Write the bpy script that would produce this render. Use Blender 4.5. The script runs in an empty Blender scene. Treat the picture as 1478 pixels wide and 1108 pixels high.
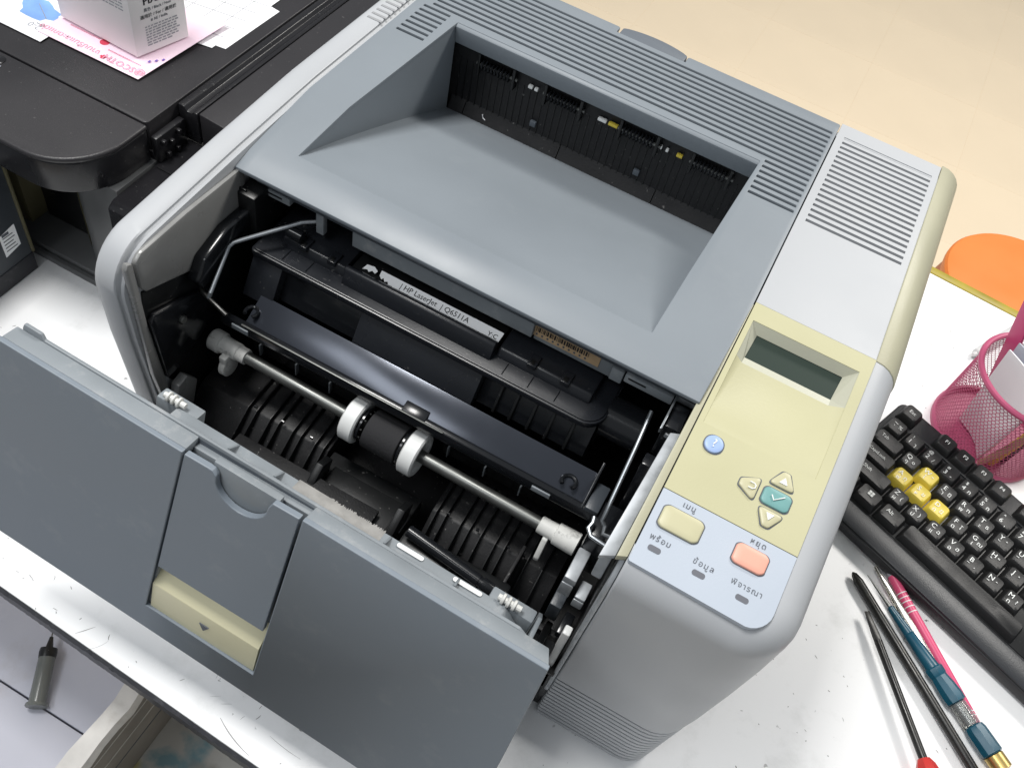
import bpy, bmesh, math, random
from mathutils import Vector, Matrix
random.seed(7)
scene = bpy.context.scene
COL = scene.collection
R = math.radians

# ---------------------------------------------------------------- camera, world, lamps, exposure
cam_data = bpy.data.cameras.new('camera')
cam = bpy.data.objects.new('camera', cam_data)
COL.objects.link(cam)
cam_data.sensor_width = 36.0
cam_data.lens = 36.0 * 1329.915 / 1478.0
cam_data.clip_start = 0.01
cam_data.clip_end = 60
right = Vector((0.8752162, 0.4550900, 0.1639806))
down = Vector((0.4576370, -0.6691413, -0.5855069))
fwd = Vector((-0.1567322, 0.5874887, -0.7939093))
m = Matrix.Identity(4)
for i in range(3):
    m[i][0] = right[i]; m[i][1] = -down[i]; m[i][2] = -fwd[i]
m[0][3], m[1][3], m[2][3] = 0.2790907, -0.2173697, 0.5957360
cam.matrix_world = m
scene.camera = cam

world = bpy.data.worlds.new('World')
scene.world = world
world.use_nodes = True
bg = world.node_tree.nodes['Background']
bg.inputs['Color'].default_value = (0.90, 0.95, 1.0, 1)
bg.inputs['Strength'].default_value = 0.27

def area(name, loc, target, sx, sy, power, color):
    d = bpy.data.lights.new(name, 'AREA')
    d.shape = 'RECTANGLE'; d.size = sx; d.size_y = sy; d.energy = power; d.color = color
    o = bpy.data.objects.new(name, d); COL.objects.link(o)
    o.location = loc
    o.rotation_euler = (Vector(target) - Vector(loc)).to_track_quat('-Z', 'Y').to_euler()
    return o
area('ceiling_lamp', (-0.60, -0.90, 1.95), (0.1, 0.1, 0.0), 1.4, 0.4, 11, (0.95, 0.975, 1.0))
area('ceiling_lamp', (-0.42, 0.14, 2.0), (-0.1, 0.14, 0.0), 0.5, 0.45, 27, (1.0, 0.985, 0.96))
area('ceiling_lamp', (1.15, 1.9, 1.95), (0.9, 1.5, -0.5), 1.1, 0.5, 42, (1.0, 0.97, 0.92))

scene.view_settings.view_transform = 'Standard'
scene.view_settings.look = 'None'
scene.view_settings.exposure = 0.3
scene.view_settings.gamma = 1.0
scene.cycles.use_denoising = True
scene.cycles.max_bounces = 8

# ---------------------------------------------------------------- materials
def srgb(r, g, b):
    f = lambda c: (c / 255 / 12.92) if c / 255 <= 0.04045 else ((c / 255 + 0.055) / 1.055) ** 2.4
    return (f(r), f(g), f(b), 1)

def mat(name, color, rough=0.5, metal=0.0, grain=0.0, grain_scale=900, var=0.0, var_scale=14,
        dirt=0.0, dirt_color=(0.1, 0.09, 0.08, 1), dirt_scale=40, spec=0.5, trans=0.0, alpha=1.0, emit=None, coat=0.0, ior=1.45, speck=0.0):
    M = bpy.data.materials.new(name); M.use_nodes = True
    nt = M.node_tree; N = nt.nodes; L = nt.links
    b = N['Principled BSDF']
    b.inputs['Base Color'].default_value = color
    b.inputs['Roughness'].default_value = rough
    b.inputs['Metallic'].default_value = metal
    b.inputs['Specular IOR Level'].default_value = spec
    b.inputs['Transmission Weight'].default_value = trans
    b.inputs['Alpha'].default_value = alpha
    b.inputs['Coat Weight'].default_value = coat
    b.inputs['IOR'].default_value = ior
    if emit:
        b.inputs['Emission Color'].default_value = emit; b.inputs['Emission Strength'].default_value = 1
    tc = N.new('ShaderNodeTexCoord')
    last = None
    if var > 0:
        n = N.new('ShaderNodeTexNoise'); n.inputs['Scale'].default_value = var_scale; n.inputs['Detail'].default_value = 6
        L.new(tc.outputs['Object'], n.inputs['Vector'])
        mr = N.new('ShaderNodeMapRange'); mr.inputs[1].default_value = 0.3; mr.inputs[2].default_value = 0.7
        mr.inputs[3].default_value = 1 - var; mr.inputs[4].default_value = 1 + var
        L.new(n.outputs['Fac'], mr.inputs[0])
        mx = N.new('ShaderNodeMix'); mx.data_type = 'RGBA'; mx.blend_type = 'MULTIPLY'; mx.inputs[0].default_value = 1
        mx.inputs[6].default_value = color
        cb = N.new('ShaderNodeCombineColor')
        for i in range(3): L.new(mr.outputs[0], cb.inputs[i])
        L.new(cb.outputs[0], mx.inputs[7]); last = mx.outputs[2]
        rr = N.new('ShaderNodeMapRange'); rr.inputs[1].default_value = 0.3; rr.inputs[2].default_value = 0.7
        rr.inputs[3].default_value = max(0.02, rough - 0.08); rr.inputs[4].default_value = min(1, rough + 0.1)
        L.new(n.outputs['Fac'], rr.inputs[0]); L.new(rr.outputs[0], b.inputs['Roughness'])
    if dirt > 0:
        n2 = N.new('ShaderNodeTexNoise'); n2.inputs['Scale'].default_value = dirt_scale; n2.inputs['Detail'].default_value = 9
        n2.inputs['Roughness'].default_value = 0.7
        L.new(tc.outputs['Object'], n2.inputs['Vector'])
        r2 = N.new('ShaderNodeMapRange'); r2.inputs[1].default_value = 0.56; r2.inputs[2].default_value = 0.75
        r2.inputs[3].default_value = 0; r2.inputs[4].default_value = dirt
        L.new(n2.outputs['Fac'], r2.inputs[0])
        mx = N.new('ShaderNodeMix'); mx.data_type = 'RGBA'
        L.new(r2.outputs[0], mx.inputs[0])
        if last: L.new(last, mx.inputs[6])
        else: mx.inputs[6].default_value = color
        mx.inputs[7].default_value = dirt_color; last = mx.outputs[2]
    if speck > 0:                                     # dust and lint specks
        n4 = N.new('ShaderNodeTexNoise'); n4.inputs['Scale'].default_value = 420; n4.inputs['Detail'].default_value = 1
        L.new(tc.outputs['Object'], n4.inputs['Vector'])
        r4 = N.new('ShaderNodeMapRange'); r4.inputs[1].default_value = 0.72; r4.inputs[2].default_value = 0.78; r4.inputs[4].default_value = speck
        L.new(n4.outputs['Fac'], r4.inputs[0])
        mx = N.new('ShaderNodeMix'); mx.data_type = 'RGBA'; L.new(r4.outputs[0], mx.inputs[0])
        if last: L.new(last, mx.inputs[6])
        else: mx.inputs[6].default_value = color
        mx.inputs[7].default_value = (0.45, 0.44, 0.42, 1); last = mx.outputs[2]
    if last: L.new(last, b.inputs['Base Color'])
    if grain > 0:
        n3 = N.new('ShaderNodeTexNoise'); n3.inputs['Scale'].default_value = grain_scale; n3.inputs['Detail'].default_value = 2
        L.new(tc.outputs['Object'], n3.inputs['Vector'])
        bp = N.new('ShaderNodeBump'); bp.inputs['Strength'].default_value = grain; bp.inputs['Distance'].default_value = 0.0004
        L.new(n3.outputs['Fac'], bp.inputs['Height']); L.new(bp.outputs[0], b.inputs['Normal'])
    return M

M = {}
M['grey'] = mat('grey_plastic', (0.196, 0.220, 0.243, 1), 0.44, grain=0.10, grain_scale=2200, var=0.05, var_scale=9, dirt=0.16, dirt_color=(0.28, 0.30, 0.31, 1), dirt_scale=22)
M['grey_darkened'] = mat('darkened_grey_plastic', (0.09, 0.105, 0.125, 1), 0.6)  # darker copy of the grey; shade in the grooves is put into the colour
M['grey_door'] = mat('door_grey_plastic', (0.186, 0.216, 0.250, 1), 0.47, grain=0.10, grain_scale=2200, var=0.05, var_scale=8, dirt=0.25, dirt_color=(0.36, 0.38, 0.39, 1), dirt_scale=30)
M['grey_rim'] = mat('worn_grey_plastic', (0.21, 0.232, 0.25, 1), 0.5, grain=0.2, var=0.1, var_scale=30, dirt=0.4, dirt_color=(0.46, 0.45, 0.44, 1), dirt_scale=60)
M['white'] = mat('pale_grey_plastic', (0.40, 0.412, 0.428, 1), 0.42, grain=0.07, grain_scale=2200, var=0.02, dirt=0.1, dirt_color=(0.5, 0.48, 0.43, 1), dirt_scale=18)
M['white_groove_shade'] = mat('pale_groove_shade', (0.27, 0.275, 0.285, 1), 0.6)  # darker copy of the pale plastic, with the vent grooves' shade painted in
M['yellowed'] = mat('yellowed_plastic', (0.40, 0.385, 0.275, 1), 0.42, grain=0.2, var=0.05, dirt=0.2, dirt_color=(0.5, 0.45, 0.3, 1), dirt_scale=20)
M['cream'] = mat('cream_plastic', (0.47, 0.45, 0.28, 1), 0.42, grain=0.12, var=0.05, var_scale=10)
M['recess_pale'] = mat('faded_cream_plastic', (0.45, 0.45, 0.36, 1), 0.42, grain=0.15, var=0.05, var_scale=12)
M['panel_blue'] = mat('pale_blue_overlay', (0.43, 0.475, 0.54, 1), 0.35, grain=0.1, var=0.02)
M['lcd'] = mat('lcd_glass', (0.034, 0.048, 0.040, 1), 0.3, spec=0.2)
M['black'] = mat('black_plastic', (0.0065, 0.007, 0.0075, 1), 0.34, speck=0.18, grain=0.08, var=0.15, var_scale=20, dirt=0.3, dirt_color=(0.025, 0.025, 0.025, 1), dirt_scale=70)
M['black_gloss'] = mat('glossy_black_plastic', (0.010, 0.011, 0.013, 1), 0.16, var=0.1, var_scale=12)
M['cart'] = mat('cartridge_black_plastic', (0.013, 0.0145, 0.018, 1), 0.27, speck=0.10, grain=0.06, var=0.12, var_scale=16, dirt=0.2, dirt_color=(0.035, 0.035, 0.04, 1), dirt_scale=60)
M['sheet_gloss'] = mat('glossy_guide_sheet', (0.05, 0.056, 0.07, 1), 0.2, metal=0.5, var=0.12, var_scale=10)
M['dusty_black'] = mat('dusty_black_plastic', (0.008, 0.008, 0.009, 1), 0.5, speck=0.28, grain=0.3, var=0.25, var_scale=50, dirt=0.4, dirt_color=(0.045, 0.042, 0.04, 1), dirt_scale=55)
M['tab'] = mat('shaded_tab_plastic', (0.12, 0.135, 0.155, 1), 0.5, grain=0.2)  # shading of the sloping tab top is put into this darker grey
M['steel'] = mat('steel_rod', (0.17, 0.175, 0.168, 1), 0.4, metal=0.8, var=0.12, var_scale=60)
M['galv'] = mat('galvanised_sheet', (0.36, 0.38, 0.40, 1), 0.45, metal=0.3, var=0.2, var_scale=120, dirt=0.2, dirt_scale=80)
M['wire'] = mat('wire_steel', (0.30, 0.32, 0.34, 1), 0.35, metal=0.8)
M['roller_white'] = mat('white_nylon', (0.76, 0.77, 0.76, 1), 0.35, var=0.05, var_scale=50)
M['nylon_dirty'] = mat('greasy_nylon', (0.62, 0.62, 0.595, 1), 0.4, var=0.12, var_scale=80, dirt=0.9, dirt_color=(0.06, 0.06, 0.055, 1), dirt_scale=130)
M['rubber'] = mat('roller_rubber', (0.022, 0.022, 0.024, 1), 0.85, grain=0.5, grain_scale=700)
M['inner_grey'] = mat('shiny_inner_grey', (0.245, 0.245, 0.24, 1), 0.28, metal=0.15, var=0.12, var_scale=22, dirt=0.4, dirt_color=(0.12, 0.11, 0.1, 1), dirt_scale=30)
M['paper_label'] = mat('label_paper', (0.93, 0.94, 0.95, 1), 0.6)
M['tan_label'] = mat('tan_label', (0.48, 0.34, 0.20, 1), 0.6, var=0.12, var_scale=60)
M['ink'] = mat('printed_ink', (0.015, 0.015, 0.018, 1), 0.5)
M['ink_grey'] = mat('printed_grey_ink', (0.10, 0.11, 0.13, 1), 0.5)
M['ink_light'] = mat('printed_pale_ink', (0.32, 0.33, 0.36, 1), 0.5)
M['scuff'] = mat('scuff_grey', (0.30, 0.295, 0.29, 1), 0.7)
M['ink_white'] = mat('printed_white_ink', (0.82, 0.84, 0.82, 1), 0.5)
M['ink_red'] = mat('printed_red_ink', (0.62, 0.05, 0.10, 1), 0.5)
M['ink_pink'] = mat('printed_pink_ink', (0.72, 0.30, 0.40, 1), 0.5)
M['ink_violet'] = mat('printed_violet_ink', (0.17, 0.10, 0.42, 1), 0.5)
M['felt'] = mat('frayed_foam', (0.235, 0.23, 0.22, 1), 0.95, grain=1.0, grain_scale=300, var=0.3, var_scale=90)
M['btn_blue'] = mat('blue_button', (0.31, 0.42, 0.66, 1), 0.42)
M['btn_teal'] = mat('teal_button', (0.15, 0.325, 0.315, 1), 0.42)
M['btn_cream'] = mat('cream_button', (0.49, 0.465, 0.30, 1), 0.4)
M['btn_coral'] = mat('coral_button', (0.78, 0.37, 0.28, 1), 0.42)
M['led'] = mat('led_window', (0.14, 0.145, 0.165, 1), 0.3)
M['latch'] = mat('cream_latch_plastic', (0.70, 0.66, 0.45, 1), 0.4, grain=0.15, var=0.04)
M['canon'] = mat('charcoal_plastic', (0.025, 0.0238, 0.026, 1), 0.36, speck=0.1, grain=0.35, grain_scale=1200, var=0.08, var_scale=8)
M['canon_gloss'] = mat('charcoal_gloss_plastic', (0.012, 0.0118, 0.0135, 1), 0.26, speck=0.1, grain=0.15, grain_scale=1200, var=0.08, var_scale=8)
M['canon_inner'] = mat('dim_translucent_plastic', (0.10, 0.103, 0.105, 1), 0.35, var=0.12, var_scale=20)
M['amber'] = mat('aged_amber_plastic', (0.11, 0.10, 0.055, 1), 0.4, var=0.2, var_scale=30)
M['slate'] = mat('slate_plastic', (0.048, 0.056, 0.066, 1), 0.4, grain=0.2, var=0.1, var_scale=10, dirt=0.3, dirt_color=(0.14, 0.14, 0.13, 1), dirt_scale=20)
M['paper'] = mat('white_paper', (0.82, 0.82, 0.84, 1), 0.7, var=0.01)
M['paper_pink'] = mat('pink_paper', (0.86, 0.66, 0.76, 1), 0.6, var=0.02)
M['paper_blue'] = mat('blue_print', (0.20, 0.36, 0.70, 1), 0.6, var=0.15, var_scale=60)
M['paper_lilac'] = mat('lilac_paper', (0.50, 0.51, 0.58, 1), 0.7, var=0.06, var_scale=9, dirt=0.4, dirt_color=(0.33, 0.30, 0.28, 1), dirt_scale=11)
M['carton'] = mat('white_carton', (0.86, 0.85, 0.84, 1), 0.55, var=0.02)
M['worn_carton'] = mat('worn_carton', (0.60, 0.585, 0.56, 1), 0.7, grain=0.6, grain_scale=120, var=0.15, var_scale=45, dirt=0.4, dirt_color=(0.3, 0.26, 0.22, 1), dirt_scale=35)
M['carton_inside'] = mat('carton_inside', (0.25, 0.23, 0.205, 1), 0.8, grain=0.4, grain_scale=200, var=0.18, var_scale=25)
M['orange'] = mat('orange_plastic', (0.80, 0.225, 0.045, 1), 0.45, var=0.03)
M['orange_shaded'] = mat('orange_skirt_shaded', (0.50, 0.13, 0.04, 1), 0.45)  # side of the seat: its shadow is painted in as a darker orange
M['yellow_band'] = mat('yellow_edge_band', (0.36, 0.28, 0.02, 1), 0.5, var=0.2, var_scale=40)
M['dark_band'] = mat('dark_edge_band', (0.035, 0.036, 0.042, 1), 0.5, grain=0.5, grain_scale=150, dirt=0.6, dirt_color=(0.12, 0.12, 0.13, 1), dirt_scale=120)
M['magenta'] = mat('magenta_mesh_paint', (0.46, 0.085, 0.175, 1), 0.4)
M['magenta_pen'] = mat('magenta_plastic', (0.50, 0.035, 0.15, 1), 0.4)
M['pink_pen'] = mat('pink_plastic', (0.68, 0.09, 0.20, 1), 0.35)
M['kb'] = mat('keyboard_black', (0.015, 0.0155, 0.0175, 1), 0.42, grain=0.4, grain_scale=1100, var=0.1, var_scale=15)
M['kb_strip'] = mat('keyboard_wrist_strip', (0.020, 0.0225, 0.027, 1), 0.38, grain=0.3, grain_scale=1100)
M['key'] = mat('keycap_black', (0.012, 0.012, 0.0125, 1), 0.45, grain=0.3, grain_scale=1300, var=0.08, var_scale=40)
M['key_yellow'] = mat('keycap_yellow', (0.68, 0.53, 0.065, 1), 0.4, var=0.05, var_scale=40)
M['tool_black'] = mat('blackened_steel', (0.028, 0.028, 0.027, 1), 0.3, metal=0.5, var=0.2, var_scale=90, dirt=0.4, dirt_color=(0.12, 0.11, 0.09, 1), dirt_scale=200)
M['tool_silver'] = mat('tweezer_steel', (0.50, 0.49, 0.45, 1), 0.25, metal=0.9, var=0.15, var_scale=60)
M['tool_red'] = mat('red_handle', (0.52, 0.035, 0.03, 1), 0.35)
M['tool_teal'] = mat('teal_handle', (0.008, 0.075, 0.12, 1), 0.3, var=0.15, var_scale=60)
M['tool_clear'] = mat('clear_plastic', (0.82, 0.85, 0.85, 1), 0.1, trans=0.85)
M['brass'] = mat('brass', (0.65, 0.48, 0.18, 1), 0.3, metal=0.9)
M['pencil_yellow'] = mat('yellow_pencil', (0.70, 0.50, 0.04, 1), 0.4)
M['pen_white'] = mat('white_pen_plastic', (0.60, 0.60, 0.60, 1), 0.35)
M['pad_yellow'] = mat('yellow_note_pad', (0.70, 0.62, 0.25, 1), 0.7)
M['syringe'] = mat('smoky_plastic', (0.16, 0.17, 0.16, 1), 0.25, alpha=0.9)

def desk_material():
    D = mat('white_laminate', (0.885, 0.89, 0.895, 1), 0.38, grain=0.08, grain_scale=500)
    nt = D.node_tree; N = nt.nodes; L = nt.links; b = N['Principled BSDF']
    tc = N.new('ShaderNodeTexCoord')
    col = None
    def layer(prev, fac, c):
        mx = N.new('ShaderNodeMix'); mx.data_type = 'RGBA'; L.new(fac, mx.inputs[0])
        if prev is None: mx.inputs[6].default_value = (0.885, 0.89, 0.895, 1)
        else: L.new(prev, mx.inputs[6])
        mx.inputs[7].default_value = c
        return mx.outputs[2]
    def rng(src, a, bb, hi):
        r = N.new('ShaderNodeMapRange'); r.inputs[1].default_value = a; r.inputs[2].default_value = bb
        r.inputs[3].default_value = 0; r.inputs[4].default_value = hi; L.new(src, r.inputs[0]); return r.outputs[0]
    # broad smudges
    n = N.new('ShaderNodeTexNoise'); n.inputs['Scale'].default_value = 14; n.inputs['Detail'].default_value = 10; n.inputs['Roughness'].default_value = 0.72
    L.new(tc.outputs['Object'], n.inputs['Vector'])
    col = layer(col, rng(n.outputs['Fac'], 0.52, 0.78, 0.55), (0.50, 0.51, 0.49, 1))
    # dark specks in scattered patches
    n1 = N.new('ShaderNodeTexNoise'); n1.inputs['Scale'].default_value = 170; n1.inputs['Detail'].default_value = 4
    L.new(tc.outputs['Object'], n1.inputs['Vector'])
    n2 = N.new('ShaderNodeTexNoise'); n2.inputs['Scale'].default_value = 11; n2.inputs['Detail'].default_value = 3
    L.new(tc.outputs['Object'], n2.inputs['Vector'])
    f1 = rng(n1.outputs['Fac'], 0.69, 0.72, 1.0); f2 = rng(n2.outputs['Fac'], 0.5, 0.6, 0.8)
    mu = N.new('ShaderNodeMath'); mu.operation = 'MULTIPLY'; L.new(f1, mu.inputs[0]); L.new(f2, mu.inputs[1])
    col = layer(col, mu.outputs[0], (0.10, 0.095, 0.09, 1))
    L.new(col, b.inputs['Base Color'])
    return D
M['desk'] = desk_material()

def tile_material():
    T = mat('beige_vinyl_tile', (0.85, 0.71, 0.52, 1), 0.5, var=0.04, var_scale=2.5, dirt=0.12, dirt_color=(0.55, 0.42, 0.28, 1), dirt_scale=5)
    return T
M['tile'] = tile_material()
M['grout'] = mat('tile_joint', (0.81, 0.67, 0.48, 1), 0.8)

def stain_material():
    S_ = mat('stained_board', (0.52, 0.52, 0.50, 1), 0.7, var=0.1, var_scale=30)
    nt = S_.node_tree; N = nt.nodes; L = nt.links; b = N['Principled BSDF']
    prev = b.inputs['Base Color'].links[0].from_socket
    tc = N.new('ShaderNodeTexCoord')
    for off, thr, c in (((0, 0, 0), 0.56, (0.10, 0.28, 0.36, 1)), ((3.3, 1.2, 0), 0.57, (0.48, 0.42, 0.12, 1)), ((7.1, 4.4, 0), 0.55, (0.30, 0.29, 0.27, 1))):
        mp = N.new('ShaderNodeMapping'); mp.inputs['Location'].default_value = off; L.new(tc.outputs['Object'], mp.inputs['Vector'])
        n = N.new('ShaderNodeTexNoise'); n.inputs['Scale'].default_value = 22; n.inputs['Detail'].default_value = 5
        L.new(mp.outputs[0], n.inputs['Vector'])
        r = N.new('ShaderNodeMapRange'); r.inputs[1].default_value = thr; r.inputs[2].default_value = thr + 0.1; r.inputs[4].default_value = 0.75
        L.new(n.outputs['Fac'], r.inputs[0])
        mx = N.new('ShaderNodeMix'); mx.data_type = 'RGBA'; L.new(r.outputs[0], mx.inputs[0]); L.new(prev, mx.inputs[6]); mx.inputs[7].default_value = c
        prev = mx.outputs[2]
    L.new(prev, b.inputs['Base Color'])
    return S_
M['stain'] = stain_material()

# ---------------------------------------------------------------- object helpers
INV = {}
def thing(name, label, cat, loc=(0, 0, 0), rot=None, group=None):
    o = bpy.data.objects.new(name, None); COL.objects.link(o)
    o.empty_display_size = 0.02
    o.location = loc
    if rot: o.rotation_euler = rot
    o['label'] = label; o['category'] = cat
    if group: o['group'] = group
    mw = Matrix.LocRotScale(Vector(loc), o.rotation_euler.to_quaternion(), None)
    INV[o] = mw.inverted()
    return o

def tag(o, label, cat, group=None):
    o['label'] = label; o['category'] = cat
    if group: o['group'] = group
    return o

def link(name, me, parent=None, local=False):
    """vertices are in world coordinates unless local; a part keeps its place under its parent"""
    o = bpy.data.objects.new(name, me); COL.objects.link(o)
    if parent is not None:
        o.parent = parent
        if not local and parent in INV: o.matrix_parent_inverse = INV[parent]
    return o

class MB:
    def __init__(s): s.v = []; s.f = []
    def add(s, vs, fs):
        k = len(s.v); s.v += [tuple(p) for p in vs]; s.f += [tuple(i + k for i in f) for f in fs]; return s
    def box(s, a, b, mtx=None):
        x0, y0, z0 = a; x1, y1, z1 = b
        vs = [Vector(p) for p in ((x0, y0, z0), (x1, y0, z0), (x1, y1, z0), (x0, y1, z0), (x0, y0, z1), (x1, y0, z1), (x1, y1, z1), (x0, y1, z1))]
        if mtx: vs = [mtx @ v for v in vs]
        return s.add(vs, [(3, 2, 1, 0), (4, 5, 6, 7), (0, 1, 5, 4), (1, 2, 6, 5), (2, 3, 7, 6), (3, 0, 4, 7)])
    def hexa(s, bot, top):
        return s.add(list(bot) + list(top), [(3, 2, 1, 0), (4, 5, 6, 7), (0, 1, 5, 4), (1, 2, 6, 5), (2, 3, 7, 6), (3, 0, 4, 7)])
    def prism(s, prof, lo, hi, fn):
        """profile of (a, b) pairs swept from lo to hi; fn(a, b, c) gives the point"""
        n = len(prof)
        vs = [fn(a, b, lo) for a, b in prof] + [fn(a, b, hi) for a, b in prof]
        fs = [tuple(range(n))[::-1], tuple(range(n, 2 * n))] + [(i, (i + 1) % n, n + (i + 1) % n, n + i) for i in range(n)]
        return s.add(vs, fs)
    def tube(s, pts, r, seg=10, cap=True):
        pts = [Vector(p) for p in pts]; n = len(pts)
        rs = r if isinstance(r, (list, tuple)) else [r] * n
        t0 = (pts[1] - pts[0]).normalized()
        u = t0.orthogonal().normalized(); vs = []
        for i, p in enumerate(pts):
            t = ((pts[min(i + 1, n - 1)] - p).normalized() + (p - pts[max(i - 1, 0)]).normalized()).normalized() if 0 < i < n - 1 else ((pts[1] - pts[0]) if i == 0 else (pts[-1] - pts[-2])).normalized()
            u = (u - t * u.dot(t)).normalized(); w = t.cross(u)
            for k in range(seg):
                a = 2 * math.pi * k / seg
                vs.append(p + (u * math.cos(a) + w * math.sin(a)) * rs[i])
        fs = [(i * seg + k, i * seg + (k + 1) % seg, (i + 1) * seg + (k + 1) % seg, (i + 1) * seg + k) for i in range(n - 1) for k in range(seg)]
        if cap: fs += [tuple(range(seg))[::-1], tuple(range((n - 1) * seg, n * seg))]
        return s.add(vs, fs)
    def lathe(s, p0, p1, prof, seg=24):
        """prof: (distance along the axis, radius)"""
        d = (Vector(p1) - Vector(p0)).normalized()
        u = d.orthogonal().normalized(); w = d.cross(u); vs = []
        for t, r in prof:
            for k in range(seg):
                a = 2 * math.pi * k / seg
                vs.append(Vector(p0) + d * t + (u * math.cos(a) + w * math.sin(a)) * max(r, 1e-5))
        n = len(prof)
        fs = [(i * seg + k, i * seg + (k + 1) % seg, (i + 1) * seg + (k + 1) % seg, (i + 1) * seg + k) for i in range(n - 1) for k in range(seg)]
        fs += [tuple(range(seg))[::-1], tuple(range((n - 1) * seg, n * seg))]
        return s.add(vs, fs)
    def loft(s, rings, cap0=True, cap1=True):
        n = len(rings[0]); k0 = len(s.v); vs = [p for r in rings for p in r]
        fs = [(i * n + k, i * n + (k + 1) % n, (i + 1) * n + (k + 1) % n, (i + 1) * n + k) for i in range(len(rings) - 1) for k in range(n)]
        if cap0: fs.append(tuple(range(n))[::-1])
        if cap1: fs.append(tuple(range((len(rings) - 1) * n, len(rings) * n)))
        return s.add(vs, fs)
    def build(s, name, m_, parent=None, bevel=0, seg=2, local=False, smooth=True, ang=32, kind=None):
        me = bpy.data.meshes.new(name); me.from_pydata([tuple(v) for v in s.v], [], s.f)
        bm = bmesh.new(); bm.from_mesh(me)
        bmesh.ops.remove_doubles(bm, verts=bm.verts, dist=1e-6)
        bmesh.ops.recalc_face_normals(bm, faces=bm.faces)
        if bevel:
            es = [e for e in bm.edges if len(e.link_faces) == 2 and e.calc_face_angle(0) > 0.45]
            bmesh.ops.bevel(bm, geom=es, offset=bevel, segments=seg, profile=0.5, affect='EDGES', clamp_overlap=True)
        bm.to_mesh(me); bm.free()
        if smooth:
            me.polygons.foreach_set('use_smooth', [True] * len(me.polygons))
            me.set_sharp_from_angle(angle=R(ang))
        me.materials.append(m_ if not isinstance(m_, str) else M[m_])
        o = link(name, me, parent, local)
        if kind: o['kind'] = kind
        return o

def box(name, a, b, m_, parent=None, bevel=0.0008, **k):
    return MB().box(a, b).build(name, m_, parent, bevel, **k)

def plate(xs, ys, hole, zfun, depth, warp=None):
    """grid of cells with openings, walls round every opening"""
    mb = MB(); nx, ny = len(xs) - 1, len(ys) - 1
    solid = lambda i, j: 0 <= i < nx and 0 <= j < ny and not hole((xs[i] + xs[i + 1]) / 2, (ys[j] + ys[j + 1]) / 2)
    def p(i, j, low):
        x, y = xs[i], ys[j]; z = zfun(x, y)
        if warp: x, y = warp(x, y)
        return (x, y, z - (depth if low else 0))
    for i in range(nx):
        for j in range(ny):
            if not solid(i, j): continue
            mb.add([p(i, j, 0), p(i + 1, j, 0), p(i + 1, j + 1, 0), p(i, j + 1, 0)], [(0, 1, 2, 3)])
            mb.add([p(i, j, 1), p(i + 1, j, 1), p(i + 1, j + 1, 1), p(i, j + 1, 1)], [(3, 2, 1, 0)])
            for di, dj, (a, b) in ((-1, 0, ((i, j + 1), (i, j))), (1, 0, ((i + 1, j), (i + 1, j + 1))), (0, -1, ((i, j), (i + 1, j))), (0, 1, ((i + 1, j + 1), (i, j + 1)))):
                if not solid(i + di, j + dj):
                    mb.add([p(*a, 1), p(*b, 1), p(*b, 0), p(*a, 0)], [(0, 1, 2, 3)])
    return mb

def rounded(x0, y0, x1, y1, r, seg=5):
    """outline, counter-clockwise from the front left; r = (front left, front right, rear right, rear left)"""
    out = []
    for (cx, cy, a0), rr in zip(((x0, y0, 180), (x1, y0, 270), (x1, y1, 0), (x0, y1, 90)), r):
        sx = 1 if cx == x0 else -1; sy = 1 if cy == y0 else -1
        for k in range(seg + 1):
            a = R(a0 + 90 * k / seg)
            out.append((cx + sx * rr + rr * math.cos(a), cy + sy * rr + rr * math.sin(a)))
    return out

def text(name, body, size, origin, xdir, ydir, m_, parent=None, depth=0.00012, align='CENTER', local=False, sx=1.0, bold=0.0, space=1.0):
    c = bpy.data.curves.new(name, 'FONT'); c.body = body; c.size = size; c.align_x = align; c.align_y = 'CENTER'; c.space_character = space; c.extrude = depth / 2; c.offset = bold
    c.resolution_u = 2
    o = bpy.data.objects.new(name, c); COL.objects.link(o)
    me = bpy.data.meshes.new_from_object(o.evaluated_get(bpy.context.evaluated_depsgraph_get()))
    bpy.data.objects.remove(o); bpy.data.curves.remove(c)
    x = Vector(xdir).normalized(); y = Vector(ydir); y = (y - x * y.dot(x)).normalized(); z = x.cross(y)
    mw = Matrix(((x[0] * sx, y[0], z[0], origin[0]), (x[1] * sx, y[1], z[1], origin[1]), (x[2] * sx, y[2], z[2], origin[2]), (0, 0, 0, 1)))
    me.transform(mw)
    me.materials.clear(); me.materials.append(M[m_] if isinstance(m_, str) else m_)
    for p in me.polygons: p.material_index = 0
    return link(name, me, parent, local)
# ---------------------------------------------------------------- setting: floor of vinyl tiles
fl = MB().box((-3.2, -1.6, -0.76), (4.2, 5.2, -0.7504)).build('floor', 'grout'); fl['kind'] = 'structure'
tile_me = None
T = 0.305
for i in range(-3, 10):
    for j in range(0, 14):
        if tile_me is None:
            t0 = MB().box((0.0002, 0.0002, -0.00035), (T - 0.0002, T - 0.0002, 0.0)).build('floor_tile', 'tile', fl, bevel=0.0006, seg=1)
            tile_me = t0.data; o = t0
        else:
            o = bpy.data.objects.new('floor_tile', tile_me); COL.objects.link(o); o.parent = fl
        o.location = (0.04 + i * T, 0.2 + j * T, -0.75 - 0.00005 * ((i * 7 + j * 3) % 3))

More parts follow.
